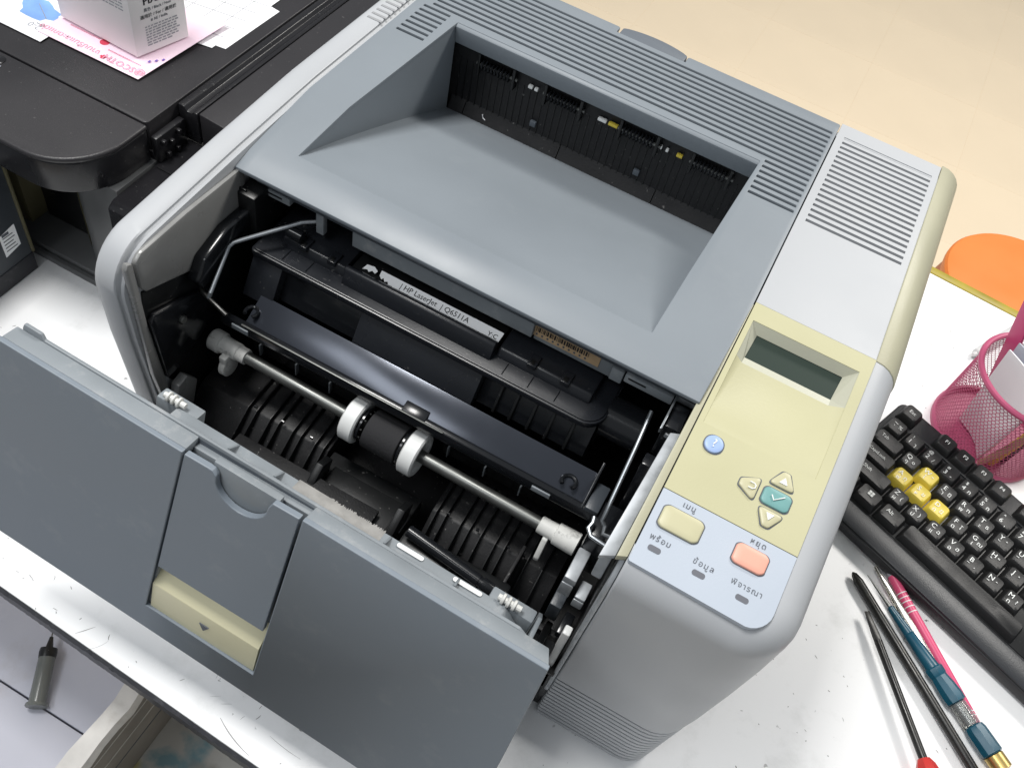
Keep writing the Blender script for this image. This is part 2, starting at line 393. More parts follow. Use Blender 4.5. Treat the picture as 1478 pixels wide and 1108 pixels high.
# ---------------------------------------------------------------- desk
desk = thing('desk', 'white laminate desk with scuffed top and dark chipped front edge, under the printers', 'desk', (0.2, 0.25, -0.75))
fy = lambda x: -0.1085 - 0.046 * x
ry = lambda x: 0.6225 - 0.078 * x
xl, xr_ = -0.75, 1.2
MB().prism([(xl, fy(xl)), (xr_, fy(xr_)), (xr_, ry(xr_)), (xl, ry(xl))], -0.015, 0.0, lambda a, b, c: (a, b, c)).build('tabletop', 'desk', desk, bevel=0.0006)
mb = MB(); rows = []
n = 900
for i in range(n + 1):
    x = xl + (xr_ - xl) * i / n
    j1 = random.uniform(-0.0004, 0.0002) - (0.0012 if random.random() < 0.06 else 0)
    rows.append([(x, fy(x) - 0.0003, -0.0152), (x, fy(x) - 0.0024 + random.uniform(-0.0002, 0.0002), -0.0152), (x, fy(x) - 0.0024 + random.uniform(-0.0004, 0.0003), -0.0025 + j1), (x, fy(x) - 0.0003, -0.0008 + j1 * 0.6)])
mb.loft(rows); mb.build('front_edge_band', 'dark_band', desk)
MB().prism([(xl, ry(xl) - 0.002), (xr_, ry(xr_) - 0.002), (xr_, ry(xr_) + 0.008), (xl, ry(xl) + 0.008)], -0.02, 0.0012, lambda a, b, c: (a, b, c)).build('rear_edge_band', 'yellow_band', desk, bevel=0.001)
for x, y in ((-0.65, -0.0), (1.1, -0.08), (-0.65, 0.58), (1.1, 0.45)):
    box('leg', (x - 0.02, y - 0.02, -0.75), (x + 0.02, y + 0.02, -0.0152), 'dark_band', desk, 0.002)
# scuffs, scratches and specks worn into the laminate
rb = random.Random(21); mb = MB()
def scratch(x, y, L_, ang, bend, w):
    P0 = []
    for k in range(7):
        t = k / 6; a = ang + bend * (t - 0.5)
        if k: x, y = x + math.cos(a) * L_ / 6, y + math.sin(a) * L_ / 6
        ww = w * (0.25 + 0.75 * math.sin(math.pi * min(1, t * 0.9 + 0.08)))
        P0.append(((x - math.sin(a) * ww, y + math.cos(a) * ww, 0.00004), (x + math.sin(a) * ww, y - math.cos(a) * ww, 0.00004)))
    for p, q in zip(P0, P0[1:]): mb.add([p[1], q[1], q[0], p[0]], [(0, 1, 2, 3)])
def patch(n, x0, x1, y0, y1, lmin, lmax, w):
    for _ in range(n): scratch(rb.uniform(x0, x1), rb.uniform(y0, y1), rb.uniform(lmin, lmax), rb.choice((0.9, -0.6, 0.2, 2.3)) + rb.gauss(0, 0.4), rb.gauss(0, 0.5), w * rb.uniform(0.5, 1.3))
scratch(0.128, -0.104, 0.030, -0.35, 0.35, 0.00030); scratch(0.160, -0.098, 0.024, -0.1, 0.2, 0.00014); scratch(0.020, -0.107, 0.012, 0.9, 0.1, 0.00026)
patch(26, -0.07, 0.20, -0.112, -0.085, 0.001, 0.004, 0.00022); patch(5, 0.02, 0.20, -0.112, -0.085, 0.006, 0.018, 0.00010)
patch(30, 0.33, 0.47, -0.01, 0.16, 0.0006, 0.0022, 0.00030); patch(2, 0.30, 0.42, -0.03, 0.08, 0.006, 0.02, 0.00010)
patch(9, 0.42, 0.50, 0.36, 0.56, 0.0008, 0.003, 0.00040); patch(3, 0.45, 0.52, 0.43, 0.50, 0.006, 0.016, 0.00018); patch(6, -0.20, -0.03, 0.03, 0.12, 0.001, 0.004, 0.0003); patch(12, 0.40, 0.56, 0.09, 0.21, 0.0006, 0.003, 0.0003)
mb.build('scratch_marks', 'scuff', desk, smooth=False, kind='stuff')
# the open shelf under the front edge
sh = thing('lower_shelf', 'pale lilac pull-out shelf below the front edge of the desk', 'shelf', (-0.2, -0.2, -0.212))
box('panel', (-0.5, -0.128, -0.212), (0.028, 0.02, -0.2), 'paper_lilac', sh, 0.001)
box('panel', (-0.5, -0.42, -0.2125), (0.028, -0.1293, -0.2005), 'paper_lilac', sh, 0.001)

# ---------------------------------------------------------------- orange stool beyond the desk
st = thing('stool', 'round bright orange plastic stool on the floor behind the desk', 'stool', (0.672, 1.05, -0.75))
cx_, cy_ = 0.672, 1.050
MB().lathe((cx_, cy_, -0.325), (cx_, cy_, 0), [(0.0, 0.118), (0.012, 0.121), (0.02, 0.121), (0.024, 0.118), (0.0255, 0.11), (0.0245, 0.03), (0.0245, 0.0)], 64).build('seat', 'orange', st)
MB().lathe((cx_, cy_, -0.375), (cx_, cy_, 0), [(0.0, 0.124), (0.03, 0.119), (0.0495, 0.115)], 64).build('skirt', 'orange_shaded', st)
for a in (45, 135, 225, 315):
    c, s_ = math.cos(R(a)), math.sin(R(a))
    MB().tube([(cx_ + c * 0.09, cy_ + s_ * 0.09, -0.372), (cx_ + c * 0.13, cy_ + s_ * 0.13, -0.75)], [0.022, 0.018], 12).build('leg', 'orange', st)
# ---------------------------------------------------------------- laser printer
LP = thing('laser_printer', 'grey and yellowed white laser printer with its front open, in the middle of the desk', 'printer', (0.189, 0.16, 0.0))
ztop = lambda y: 0.26 if y >= 0.15 else 0.26 - (0.15 - y) * 0.176
YR = 0.337
# right housing: lofted shell with ribbed foot
def ring(inset, z=None, dz=None, bow=0.0):
    o = rounded(0.2953, -0.0135 + inset + bow, 0.378 - inset, YR - inset, (0.0015, max(0.026 - inset, 0.004), max(0.012 - inset, 0.003), 0.0015), 7)
    o = o[:16] + [(0.378 - inset, q) for q in (0.08, 0.1495, 0.1505, 0.24)] + o[16:] + [(0.2953, q) for q in (0.24, 0.1505, 0.1495, 0.08)]
    return [(x, y, (z if z is not None else ztop(y) - dz)) for x, y in o]
rings = [ring(0.010, 0.0, bow=0.0035), ring(0.008, 0.002, bow=0.0035)]
zb = 0.0045
for k in range(12):                                   # grooves of the foot
    b_ = 0.0060 - 0.0025 * (zb / 0.07)
    w_ = 0.0050 - 0.020 * zb
    rings += [ring(b_, zb, bow=w_), ring(b_, zb + 0.0036, bow=w_), ring(b_ + 0.0032, zb + 0.0042, bow=w_), ring(b_ + 0.0032, zb + 0.0060, bow=w_)]
    zb += 0.0062
rings += [ring(0.0035, zb + 0.0002, bow=0.0030), ring(0.0022, 0.1, bow=0.0024), ring(0.0008, 0.15, bow=0.0008), ring(0.0, 0.19)]
for a in (0, 15, 30, 45, 60, 75, 90):
    rings.append(ring(0.015 * (1 - math.cos(R(a))), dz=0.015 * (1 - math.sin(R(a)))))
rings += [ring(0.0158, dz=0.0), ring(0.016, dz=0.0032)]
# lower part of the shell runs to full height only behind the seam line of the side cover
housing = MB().loft(rings).build('right_housing', 'white', LP, ang=40)
# white vented panel on top, rear
SL = [0.3215 - 0.00533 * k for k in range(18)]
ys = sorted([0.1513, YR - 0.0015] + [s - 0.0012 for s in SL] + [s + 0.0012 for s in SL])
inslot = lambda y: any(abs(y - s) < 0.0011 for s in SL)
plate([0.2957, 0.3005, 0.3585, 0.3622], ys, lambda x, y: 0.3005 < x < 0.3585 and inslot(y), lambda x, y: 0.2604, 0.0022).build('vent_panel', 'white', LP)
box('vent_backing', (0.2965, 0.2, 0.2552), (0.3615, 0.33, 0.2580), 'white_groove_shade', LP, 0)
# yellowed side cover along the right rear edge
pr = [(0.3626, 0.2606)]
for a in range(0, 91, 15): pr.append((0.3632 + 0.0154 * math.sin(R(a)), 0.2452 + 0.0154 * math.cos(R(a))))
pr += [(0.3780, 0.17), (0.3760, 0.09), (0.3700, 0.012), (0.3626, 0.012)]
MB().prism(pr, 0.1505, YR + 0.001, lambda a, b, c: (a, c, b)).build('side_cover', 'yellowed', LP, bevel=0.0006, ang=25)

# control panel plate with the display recess
pz = lambda x, y: ztop(y) + 0.0009
xs = [0.2957, 0.2985, 0.3570, 0.3625]
ysp = [0.0338, 0.0735, 0.09, 0.11, 0.1185, 0.1395, 0.1506]
plate(xs, ysp, lambda x, y: 0.2985 < x < 0.3570 and 0.0735 < y < 0.1395, pz, 0.0022).build('control_panel', 'cream', LP)
# scooped recess: floor falls towards the display
def scoop():
    mb = MB(); n = 10
    fx = lambda s: (0.2985, 0.3570)
    def fz(y):
        s = (y - 0.0735) / (0.1155 - 0.0735); s = max(0, min(1, s))
        return pz(0, y) - 0.0038 * s * s * (3 - 2 * s) - 0.00005
    L_ = []
    for k in range(n + 1):
        y = 0.0735 + (0.1165 - 0.0735) * k / n
        ins = 0.0042 * (k / n)
        L_.append([(0.2985, y, pz(0, y) - 0.0003), (0.2985 + ins + 0.0002, y, fz(y)), (0.3570 - ins * 1.7 - 0.0002, y, fz(y)), (0.3570, y, pz(0, y) - 0.0003)])
    for k in range(n):
        a, b = L_[k], L_[k + 1]
        for q in range(3): mb.add([a[q], a[q + 1], b[q + 1], b[q]], [(0, 1, 2, 3)])
    return mb
scoop().build('recess_floor', 'cream', LP, ang=60)
zl = 0.2495
out = [(0.2985, 0.1165, pz(0, 0.1165) - 0.0003), (0.3570, 0.1165, pz(0, 0.1165) - 0.0003), (0.3570, 0.1395, pz(0, 0.1395) - 0.0003), (0.2985, 0.1395, pz(0, 0.1395) - 0.0003)]
mid = [(0.3027, 0.1165, pz(0, 0.1165) - 0.0039), (0.3499, 0.1165, pz(0, 0.1165) - 0.0039)]
inn = [(0.3030, 0.1210, 0.2508), (0.3500, 0.1210, 0.2508), (0.3512, 0.1368, 0.2530), (0.3038, 0.1368, 0.2530)]
MB().add([out[0], mid[0], mid[1], out[1], out[2], out[3]] + inn, [(0, 1, 6, 9, 5), (1, 2, 7, 6), (2, 3, 4, 8, 7), (4, 5, 9, 8)]).build('display_bezel', 'recess_pale', LP, smooth=False)
MB().add([(0.3025, 0.1203, 0.2503), (0.3506, 0.1203, 0.2503), (0.3518, 0.1376, 0.2527), (0.3032, 0.1376, 0.2527)], [(0, 1, 2, 3)]).build('display', 'lcd', LP)
# pale blue front overlay
o = rounded(0.2957, -0.0055, 0.3625, 0.0334, (0.001, 0.0095, 0.0005, 0.0005), 6)
bow = lambda x, y: y - (0.0032 * math.sin(math.pi * min(1, max(0, (x - 0.2957) / 0.0668))) if y < 0.004 else 0)
MB().loft([[(x, bow(x, y), ztop(y) - 0.0015) for x, y in o], [(x, bow(x, y), ztop(y) + 0.0009) for x, y in o]]).build('indicator_panel', 'panel_blue', LP, smooth=False)

PX, PY = Vector((1, 0, 0)), Vector((0, 1, 0.176)).normalized()
PN = PX.cross(PY)
def on_panel(x, y, h=0.0): return Vector((x, y, ztop(y) + 0.0009)) + PN * h
def button(name, m_, cx, cy, prof, h=0.0013, gap=0.0005):
    """prof: outline around the centre in panel coordinates"""
    P_ = lambda a, b, hh, s=1.0: on_panel(cx, cy, hh) + PX * a * s + PY * b * s
    g = [(a * 1.0 + (gap if a > 0 else -gap) * min(1, abs(a) / 0.002), b + (gap if b > 0 else -gap) * min(1, abs(b) / 0.002)) for a, b in prof]
    MB().loft([[P_(a, b, -0.0004) for a, b in g], [P_(a, b, 0.00012) for a, b in g]]).build('button_gap', 'ink_grey', LP)
    rg = [[P_(a, b, 0.0) for a, b in prof], [P_(a, b, h * 0.45) for a, b in prof], [P_(a, b, h * 0.78, 0.965) for a, b in prof], [P_(a, b, h * 0.9, 0.91) for a, b in prof], [P_(a, b, h, 0.5) for a, b in prof]]
    return MB().loft(rg).build(name, m_, LP, ang=50)
circ = lambda r, n=28: [(r * math.cos(2 * math.pi * k / n), r * math.sin(2 * math.pi * k / n)) for k in range(n)]
def barrel(w, h, bulge, r, n=6):
    """rounded box whose short sides bulge out"""
    o = rounded(-w / 2, -h / 2, w / 2, h / 2, (r,) * 4, 5)
    return [(x + (1 if x > 0 else -1) * bulge * (1 - (2 * y / h) ** 2), y) for x, y in o]
def roundtri(pts, r, seg=5):
    out_ = []; n = len(pts)
    for i in range(n):
        p = Vector(pts[i]); a = (Vector(pts[i - 1]) - p).normalized(); b = (Vector(pts[(i + 1) % n]) - p).normalized()
        half = math.acos(max(-1, min(1, a.dot(b)))) / 2; d = r / math.tan(half)
        s = p + a * d; e = p + b * d
        for k in range(seg + 1):
            t = k / seg; q = s * (1 - t) ** 2 + p * 2 * t * (1 - t) + e * t * t
            out_.append((q.x, q.y))
    return out_
bq = button('help_button', 'btn_blue', 0.3076, 0.0650, circ(0.0047))
text('help_mark', '?', 0.0062, on_panel(0.3076, 0.0650, 0.0018), PX, PY, 'ink_white', bq)
tri = [(-0.0066, -0.0030), (0.0066, -0.0030), (0.0016, 0.0056), (-0.0016, 0.0056)]
b1 = button('up_button', 'btn_cream', 0.3440, 0.0636, roundtri(tri, 0.0017))
MB().loft([[on_panel(0.3440, 0.0636, h) + PX * a + PY * b for a, b in ((-0.0020, -0.0012), (0.0020, -0.0012), (0, 0.0022))] for h in (0.0012, 0.00185)]).build('up_mark', 'ink_white', b1)
b2 = button('down_button', 'btn_cream', 0.3440, 0.0446, roundtri([(a, -b) for a, b in tri][::-1], 0.0017))
MB().loft([[on_panel(0.3440, 0.0446, h) + PX * a + PY * b for a, b in ((-0.0020, 0.0012), (0, -0.0022), (0.0020, 0.0012))] for h in (0.0012, 0.00185)]).build('down_mark', 'ink_white', b2)
b3 = button('back_button', 'btn_cream', 0.3312, 0.0543, roundtri([(0.0032, -0.0066), (0.0032, 0.0066), (-0.0058, 0.0018), (-0.0058, -0.0018)], 0.0017))
MB().tube([on_panel(0.3312, 0.0543, 0.0018) + PX * a + PY * b for a, b in ((-0.0014, 0.0016), (0.0008, 0.0016), (0.0018, 0.0008), (0.0018, -0.0006), (0.0008, -0.0014), (-0.0014, -0.0014))], 0.0003, 6).build('back_mark', 'ink_white', b3)
b4 = button('select_button', 'btn_teal', 0.3440, 0.0541, barrel(0.0130, 0.0092, 0.0006, 0.0022))
MB().tube([on_panel(0.3440, 0.0541, 0.0018) + PX * a + PY * b for a, b in ((-0.0028, 0.0008), (-0.0012, -0.0014), (0.0032, 0.0024))], 0.00032, 6).build('check_mark', 'ink_white', b4)
button('menu_button', 'btn_cream', 0.3098, 0.0210, barrel(0.0182, 0.0118, 0.0016, 0.0022), 0.0015)
button('stop_button', 'btn_coral', 0.3438, 0.0219, barrel(0.0142, 0.0104, 0.0014, 0.0020), 0.0017)
for x, y in ((0.3040, 0.0045), (0.3260, 0.0040), (0.3473, 0.0035)):
    o = rounded(-0.0031, -0.0014, 0.0031, 0.0014, (0.0012,) * 4, 4)
    MB().loft([[on_panel(x, y, h) + PX * a + PY * b for a, b in o] for h in (-0.0006, 0.0003)]).build('indicator_light', 'led', LP)
for s_, x, y in (('เมนู', 0.3102, 0.0305), ('พร้อม', 0.3048, 0.0095), ('ข้อมูล', 0.3265, 0.0088), ('หยุด', 0.3446, 0.0304), ('พิจารณา', 0.3474, 0.0090)):
    text('panel_text', s_, 0.0039, on_panel(x, y, 0.00025), PX, PY, 'ink_grey', LP, space=1.15)
# clear worn edging along the inner side of the control panel, and the metal strip below it
MB().prism([(0.2950, -0.004), (0.2953, 0.1495), (0.2946, 0.1495), (0.2918, 0.088), (0.2905, -0.006)], 0, 1, lambda a, b, c: (a, b, ztop(b) - 0.004 + 0.004 * c)).build('panel_edge', 'yellowed', LP, bevel=0.0005)
MB().prism([(0.2903, -0.004), (0.2920, 0.066), (0.2870, 0.064), (0.2835, -0.0075)], 0, 1, lambda a, b, c: (a, b, ztop(b) - 0.0075 + 0.003 * c)).build('metal_strip', 'galv', LP, bevel=0.0005)
MB().prism([(-0.0070, 0.055), (-0.0128, 0.19), (-0.0128, 0.210), (-0.0095, 0.2220), (-0.0040, 0.2285), (0.004, 0.2300), (0.004, 0.055)], 0.2926, 0.2950, lambda a, b, c: (c, a, b)).build('worn_edge', 'galv', LP, bevel=0.0006)
box('metal_corner', (0.2845, -0.001, 0.196), (0.2898, 0.018, 0.2245), 'galv', LP, 0.0008)

# ---- left housing: a thick white cheek, rounded at the front top
def cheek(ins=0.0):
    o = [(YR, 0.0), (YR, 0.2605 - ins), (0.16, 0.2602 - ins), (0.09, 0.2568 - ins), (0.05, 0.2540 - ins)]
    r = 0.026
    cy, cz = -0.0095 + ins + r, 0.2518 - ins - r
    for a in range(0, 91, 10): o.append((cy - r * math.sin(R(a)), cz + r * math.cos(R(a))))
    o += [(-0.0085 + ins, 0.19), (-0.002 + ins, 0.10), (0.002 + ins, 0.0)]
    return o
mb = MB()
mb.loft([[(0.0, y, z) for y, z in cheek(0.006)], [(0.0008, y, z) for y, z in cheek(0.0026)], [(0.0030, y, z) for y, z in cheek(0.0006)], [(0.006, y, z) for y, z in cheek(0)], [(0.0150, y, z) for y, z in cheek(0)], [(0.0158, y, z) for y, z in cheek(0.0006)], [(0.0160, y, z) for y, z in cheek(0.0018)],
         [(0.0175, y, z) for y, z in cheek(0.0030)], [(0.0178, y, z) for y, z in cheek(0.0016)], [(0.0192, y, z) for y, z in cheek(0.0022)], [(0.0196, y, z) for y, z in cheek(0.0045)], [(0.0197, y, z) for y, z in cheek(0.02)]])
mb.build('left_housing', 'white', LP, ang=38)
# vents on the left housing: flat strips, groove shade put into their colour
mb = MB()
for k in range(18):
    y = 0.3215 - 0.00533 * k
    mb.box((0.0065, y - 0.0009, 0.2603), (0.0168, y + 0.0009, 0.26065))
mb.build('groove_shade_strips', 'white_groove_shade', LP, smooth=False)
# inner grey panel of the left cheek and the dark frame below it
def side(name, pts, x0, x1, m_, bev=0.001):
    return MB().prism(pts, x0, x1, lambda a, b, c: (c, a, b)).build(name, m_, LP, bev)
side('cheek_panel', [(0.001, 0.2450), (0.006, 0.2482), (0.040, 0.2492), (0.086, 0.2480), (0.086, 0.196), (0.070, 0.2040), (0.045, 0.2055), (0.004, 0.2215), (0.0015, 0.2255)], 0.0190, 0.0226, 'inner_grey', 0.0016)
side('cheek_edge', [(-0.0055, 0.2450), (-0.0035, 0.2480), (-0.0005, 0.2460), (0.0, 0.20), (0.0055, 0.128), (0.013, 0.120), (0.013, 0.112), (0.001, 0.112), (-0.004, 0.16)], 0.0192, 0.0226, 'inner_grey', 0.001)
side('frame_plate', [(0.0025, 0.2215), (0.045, 0.2048), (0.30, 0.2), (0.30, 0.02), (0.010, 0.02), (0.014, 0.13), (0.004, 0.150), (0.0005, 0.2)], 0.0186, 0.0208, 'black', 0.0006)
side('frame_bracket', [(0.0005, 0.2010), (0.004, 0.2045), (0.030, 0.1955), (0.052, 0.1860), (0.052, 0.166), (0.018, 0.150), (0.004, 0.150)], 0.0210, 0.0246, 'black_gloss', 0.001)
MB().lathe((0.0246, 0.0215, 0.1845), (0.03, 0.0215, 0.1845), [(0, 0.0028), (0.0012, 0.0028), (0.0018, 0.002), (0.0018, 0)], 16).build('screw', 'steel', LP)
side('latch_arm', [(0.032, 0.2080), (0.040, 0.2190), (0.060, 0.2255), (0.086, 0.2250), (0.086, 0.209), (0.060, 0.2095), (0.045, 0.2000), (0.036, 0.1990)], 0.0224, 0.0300, 'black_gloss', 0.0015)
side('support_block', [(0.078, 0.236), (0.120, 0.238), (0.120, 0.205), (0.078, 0.205)], 0.0222, 0.0340, 'black', 0.001)
side('hinge_horn', [(0.0, 0.1220), (0.006, 0.1420), (0.014, 0.1440), (0.021, 0.1330), (0.015, 0.1160)], 0.0230, 0.0290, 'inner_grey', 0.001)
# sprung teeth under the cover corner
for k in range(4):
    box('cover_tooth', (0.0225, 0.0800 + 0.003 * k, 0.2300 - 0.0022 * k), (0.0270, 0.0812 + 0.003 * k, 0.2375 - 0.0022 * k), 'black', LP, 0.0002)

# ---- top cover
CX0, CX1, CYF, CYR = 0.0197, 0.2950, 0.0815, 0.3335
GS = [0.3215 - 0.00553 * k for k in range(17)]
ys = sorted([CYF, 0.095, 0.1045, 0.1235, 0.15, 0.19, 0.2258, 0.2640, 0.3272, CYR] + [g - 0.00115 for g in GS] + [g + 0.00115 for g in GS])
xs = [CX0, 0.0262, 0.0300, 0.0455, 0.048, 0.10, 0.1380, 0.1880, 0.259, 0.2640, 0.2925, CX1]
ing = lambda y: any(abs(y - g) < 0.0011 for g in GS)
def hole(x, y):
    if 0.048 < x < 0.259 and 0.1045 < y < 0.2640: return True
    if 0.1380 < x < 0.1880 and y > 0.3272: return True
    if not ing(y): return False
    if y > 0.2690: return 0.0300 < x < 0.2925
    return 0.0262 < x < 0.0455 or 0.2640 < x < 0.2925
def czt(x, y):
    base = 0.2602 if y >= 0.15 else 0.2602 - (0.15 - y) * 0.13 - max(0, 0.095 - y) * 0.12
    return base
BX = lambda y, a, b: a + (b - a) * max(0, min(1, (y - 0.1045) / (0.264 - 0.1045)))
def warp(x, y):
    if abs(x - 0.048) < 1e-6: x = BX(y, 0.0442, 0.0525)
    elif abs(x - 0.0455) < 1e-6: x = min(0.0455, BX(y, 0.0442, 0.0525) - 0.0022)
    elif abs(x - 0.259) < 1e-6: x = BX(y, 0.2562, 0.2616)
    elif abs(x - CX1) < 1e-6: x = CX1 - max(0, (0.15 - y)) * 0.030
    return x, y
cover = plate(xs, ys, hole, czt, 0.0026, warp).build('top_cover', 'grey', LP, bevel=0.0007)
MB().loft([[(x, y, z) for x, y in ((0.0235, 0.2255), (0.0475, 0.2255), (0.0475, 0.2695), (0.2655, 0.2695), (0.2655, 0.2255), (0.2935, 0.2255), (0.2935, 0.3262), (0.0235, 0.3262))] for z in (0.2545, 0.2572)]).build('cover_backing', 'grey_darkened', LP)
# rear face, skirt and the lid tab at the back
for a, b in ((0.0197, 0.1372), (0.1872, 0.2950)):
    box('cover_rear', (a, 0.3300, 0.06), (b, 0.3362, 0.2592), 'grey', LP, 0.0012)
mb = MB(); o = []
for k in range(13):
    t = k / 12; o.append((0.1392 + 0.0475 * t, 0.3365 + 0.0045 * math.sin(math.pi * t) ** 0.7))
o = [(0.1392, 0.3278)] + o + [(0.1867, 0.3278)]
mb.loft([[(x, y, z) for x, y in o] for z in (0.225, 0.2592)]).build('rear_door_tab', 'tab', LP, bevel=0.0012)
# the output bin let into the cover
def bin_z(y):
    s = max(0, min(1, (y - 0.1045) / (0.264 - 0.1045)))
    return 0.2532 - 0.0585 * (s ** 1.25 * 0.55 + s * 0.45)
mb = MB(); n = 24
rowsb = []
for k in range(n + 1):
    y = 0.1045 + (0.264 - 0.1045) * k / n
    rowsb.append([(BX(y, 0.0442, 0.0525) - 0.0004, y, bin_z(y) if k else czt(0, y) - 0.0004), (BX(y, 0.2562, 0.2616) + 0.0004, y, bin_z(y) if k else czt(0, y) - 0.0004)])
for k in range(n):
    a, b = rowsb[k], rowsb[k + 1]; mb.add([a[0], a[1], b[1], b[0]], [(0, 1, 2, 3)])
mb.build('bin_floor', 'grey', LP, ang=60)
for q, nm in ((0, 'bin_wall'), (1, 'bin_wall')):
    mb = MB()
    for k in range(n):
        a, b = rowsb[k][q], rowsb[k + 1][q]
        mb.add([a, b, (b[0], b[1], czt(0, b[1]) - 0.001), (a[0], a[1], czt(0, a[1]) - 0.001)], [(0, 1, 2, 3)])
    mb.build(nm, 'grey', LP)
MB().prism([(0.2640, 0.2600), (0.2615, 0.2585), (0.2632, 0.2462), (0.2680, 0.2462), (0.2680, 0.2570)], 0.0522, 0.2618, lambda a, b, c: (c, a, b)).build('bin_rear_lip', 'grey', LP, bevel=0.0008)
# paper exit: dark ribbed wall, sill, rollers, flags
box('exit_wall', (0.040, 0.2690, 0.170), (0.270, 0.2720, 0.2468), 'dusty_black', LP, 0)
for k in range(44):
    x = 0.0555 + k * 0.00475
    box('exit_rib', (x, 0.2684, 0.2000), (x + 0.0006, 0.2691, 0.2340), 'black', LP, 0)
for a, b in ((0.0530, 0.0640), (0.0646, 0.1370), (0.1376, 0.2080), (0.2086, 0.2612)):
    MB().prism([(0.2630, 0.1935), (0.2690, 0.2035), (0.2690, 0.1920)], a, b, lambda p, q, c: (c, p, q)).build('exit_sill', 'dusty_black', LP)
box('exit_top', (0.045, 0.2684, 0.2470), (0.268, 0.2900, 0.2485), 'black', LP, 0)
for x0 in (0.0690, 0.1180, 0.1720, 0.2220):
    mb = MB().lathe((x0, 0.2660, 0.2375), (x0 + 1, 0.2660, 0.2375), [(0, 0.0012), (0.030, 0.0012)], 8)
    mb.build('exit_shaft', 'steel', LP)
    mb = MB()
    for k in range(9):
        mb.lathe((x0 + 0.004 + k * 0.0024, 0.2660, 0.2375), (1, 0.2660, 0.2375), [(0, 0.0032), (0.0008, 0.0038), (0.0013, 0.0032)], 14)
    mb.build('exit_roller', 'black_gloss', LP)
    box('roller_bracket', (x0 + 0.0265, 0.2636, 0.2300), (x0 + 0.0285, 0.2695, 0.2455), 'black', LP, 0.0003)
    box('roller_bracket', (x0 + 0.0010, 0.2636, 0.2300), (x0 + 0.0028, 0.2695, 0.2455), 'black', LP, 0.0003)
for x, w, c in ((0.1070, 0.003, 'roller_white'), (0.1575, 0.006, 'roller_white'), (0.1650, 0.0065, 'key_yellow'), (0.2130, 0.0040, 'key_yellow'), (0.2010, 0.0018, 'roller_white'), (0.1115, 0.0025, 'roller_white'), (0.2055, 0.0018, 'roller_white')):
    box('exit_flag', (x, 0.2655, 0.2362), (x + w, 0.2680, 0.2382), c, LP, 0.0003)
for x in (0.1130, 0.1900):
    box('exit_pad', (x, 0.2665, 0.2085), (x + 0.0042, 0.2690, 0.2125), 'grey_darkened', LP, 0.0003)
MB().tube([(0.0790, 0.2655, 0.2010), (0.0797, 0.2655, 0.1985), (0.0815, 0.2655, 0.1975)], 0.0004, 6).build('paper_scrap', 'paper', LP)

# ---- front lip under the cover: fascia, flange, clips, tan label
side('front_fascia', [(0.0832, 0.2480), (0.0860, 0.2482), (0.0935, 0.2430), (0.0960, 0.2335), (0.0915, 0.2335), (0.0885, 0.2400)], 0.0260, 0.2860, 'grey_darkened', 0.0008)  # shadow below the cover edge painted in with the darker grey
box('cover_flange', (0.0880, 0.0908, 0.2235), (0.2000, 0.0975, 0.2345), 'grey_rim', LP, 0.0006)
box('cover_flange', (0.2002, 0.0945, 0.2195), (0.2460, 0.0980, 0.2345), 'grey_rim', LP, 0.0006)
box('cover_clip', (0.0300, 0.0900, 0.2300), (0.0480, 0.0960, 0.2350), 'grey_rim', LP, 0.0006)
box('cover_clip', (0.0640, 0.0915, 0.2190), (0.0690, 0.0955, 0.2360), 'grey_rim', LP, 0.0006)
box('cover_clip', (0.2460, 0.0910, 0.2225), (0.2530, 0.0960, 0.2320), 'grey_rim', LP, 0.0006)
box('cover_clip', (0.2540, 0.0885, 0.2290), (0.2810, 0.0935, 0.2350), 'grey_rim', LP, 0.0006)
box('clip_slot', (0.2560, 0.0882, 0.2325), (0.2660, 0.0886, 0.2335), 'black', LP, 0)
box('clip_slot', (0.0330, 0.0897, 0.2325), (0.0430, 0.0901, 0.2335), 'black', LP, 0)
tl_ = box('barcode_label', (0.1945, 0.09395, 0.2232), (0.2385, 0.09445, 0.2314), 'tan_label', LP, 0)
mb = MB(); x = 0.2010; rb = random.Random(3)
while x < 0.2320:
    w = rb.choice((0.0003, 0.0003, 0.0006, 0.0009)); mb.box((x, 0.0938, 0.2270), (x + w, 0.0939, 0.2304)); x += w + rb.choice((0.0003, 0.0003, 0.0006))
mb.build('barcode', 'ink', tl_, smooth=False)
mb = MB()
for k in range(10): mb.box((0.2012 + k * 0.0032, 0.0938, 0.2244), (0.2022 + k * 0.0032, 0.0939, 0.2258))
mb.build('label_digits', 'ink_grey', tl_, smooth=False)

# ---- cavity: walls, floor, ribs
box('rear_wall', (0.0210, 0.150, 0.03), (0.2940, 0.1525, 0.2330), 'black', LP, 0)
box('cavity_ceiling', (0.0210, 0.0980, 0.2335), (0.2940, 0.1520, 0.2360), 'black', LP, 0)
box('right_wall', (0.2915, -0.002, 0.03), (0.2947, 0.150, 0.2275), 'black', LP, 0)
box('cavity_floor', (0.0210, -0.010, 0.085), (0.2935, 0.150, 0.0875), 'dusty_black', LP, 0)
box('base_pan', (0.0200, 0.004, 0.0), (0.2945, YR - 0.01, 0.03), 'black', LP, 0)
side('feed_step', [(0.006, 0.0880), (0.006, 0.096), (0.030, 0.116), (0.062, 0.119), (0.062, 0.0880)], 0.0225, 0.1150, 'dusty_black', 0.001)
side('feed_step', [(0.006, 0.0880), (0.006, 0.096), (0.030, 0.116), (0.062, 0.119), (0.062, 0.0880)], 0.1870, 0.2700, 'dusty_black', 0.001)
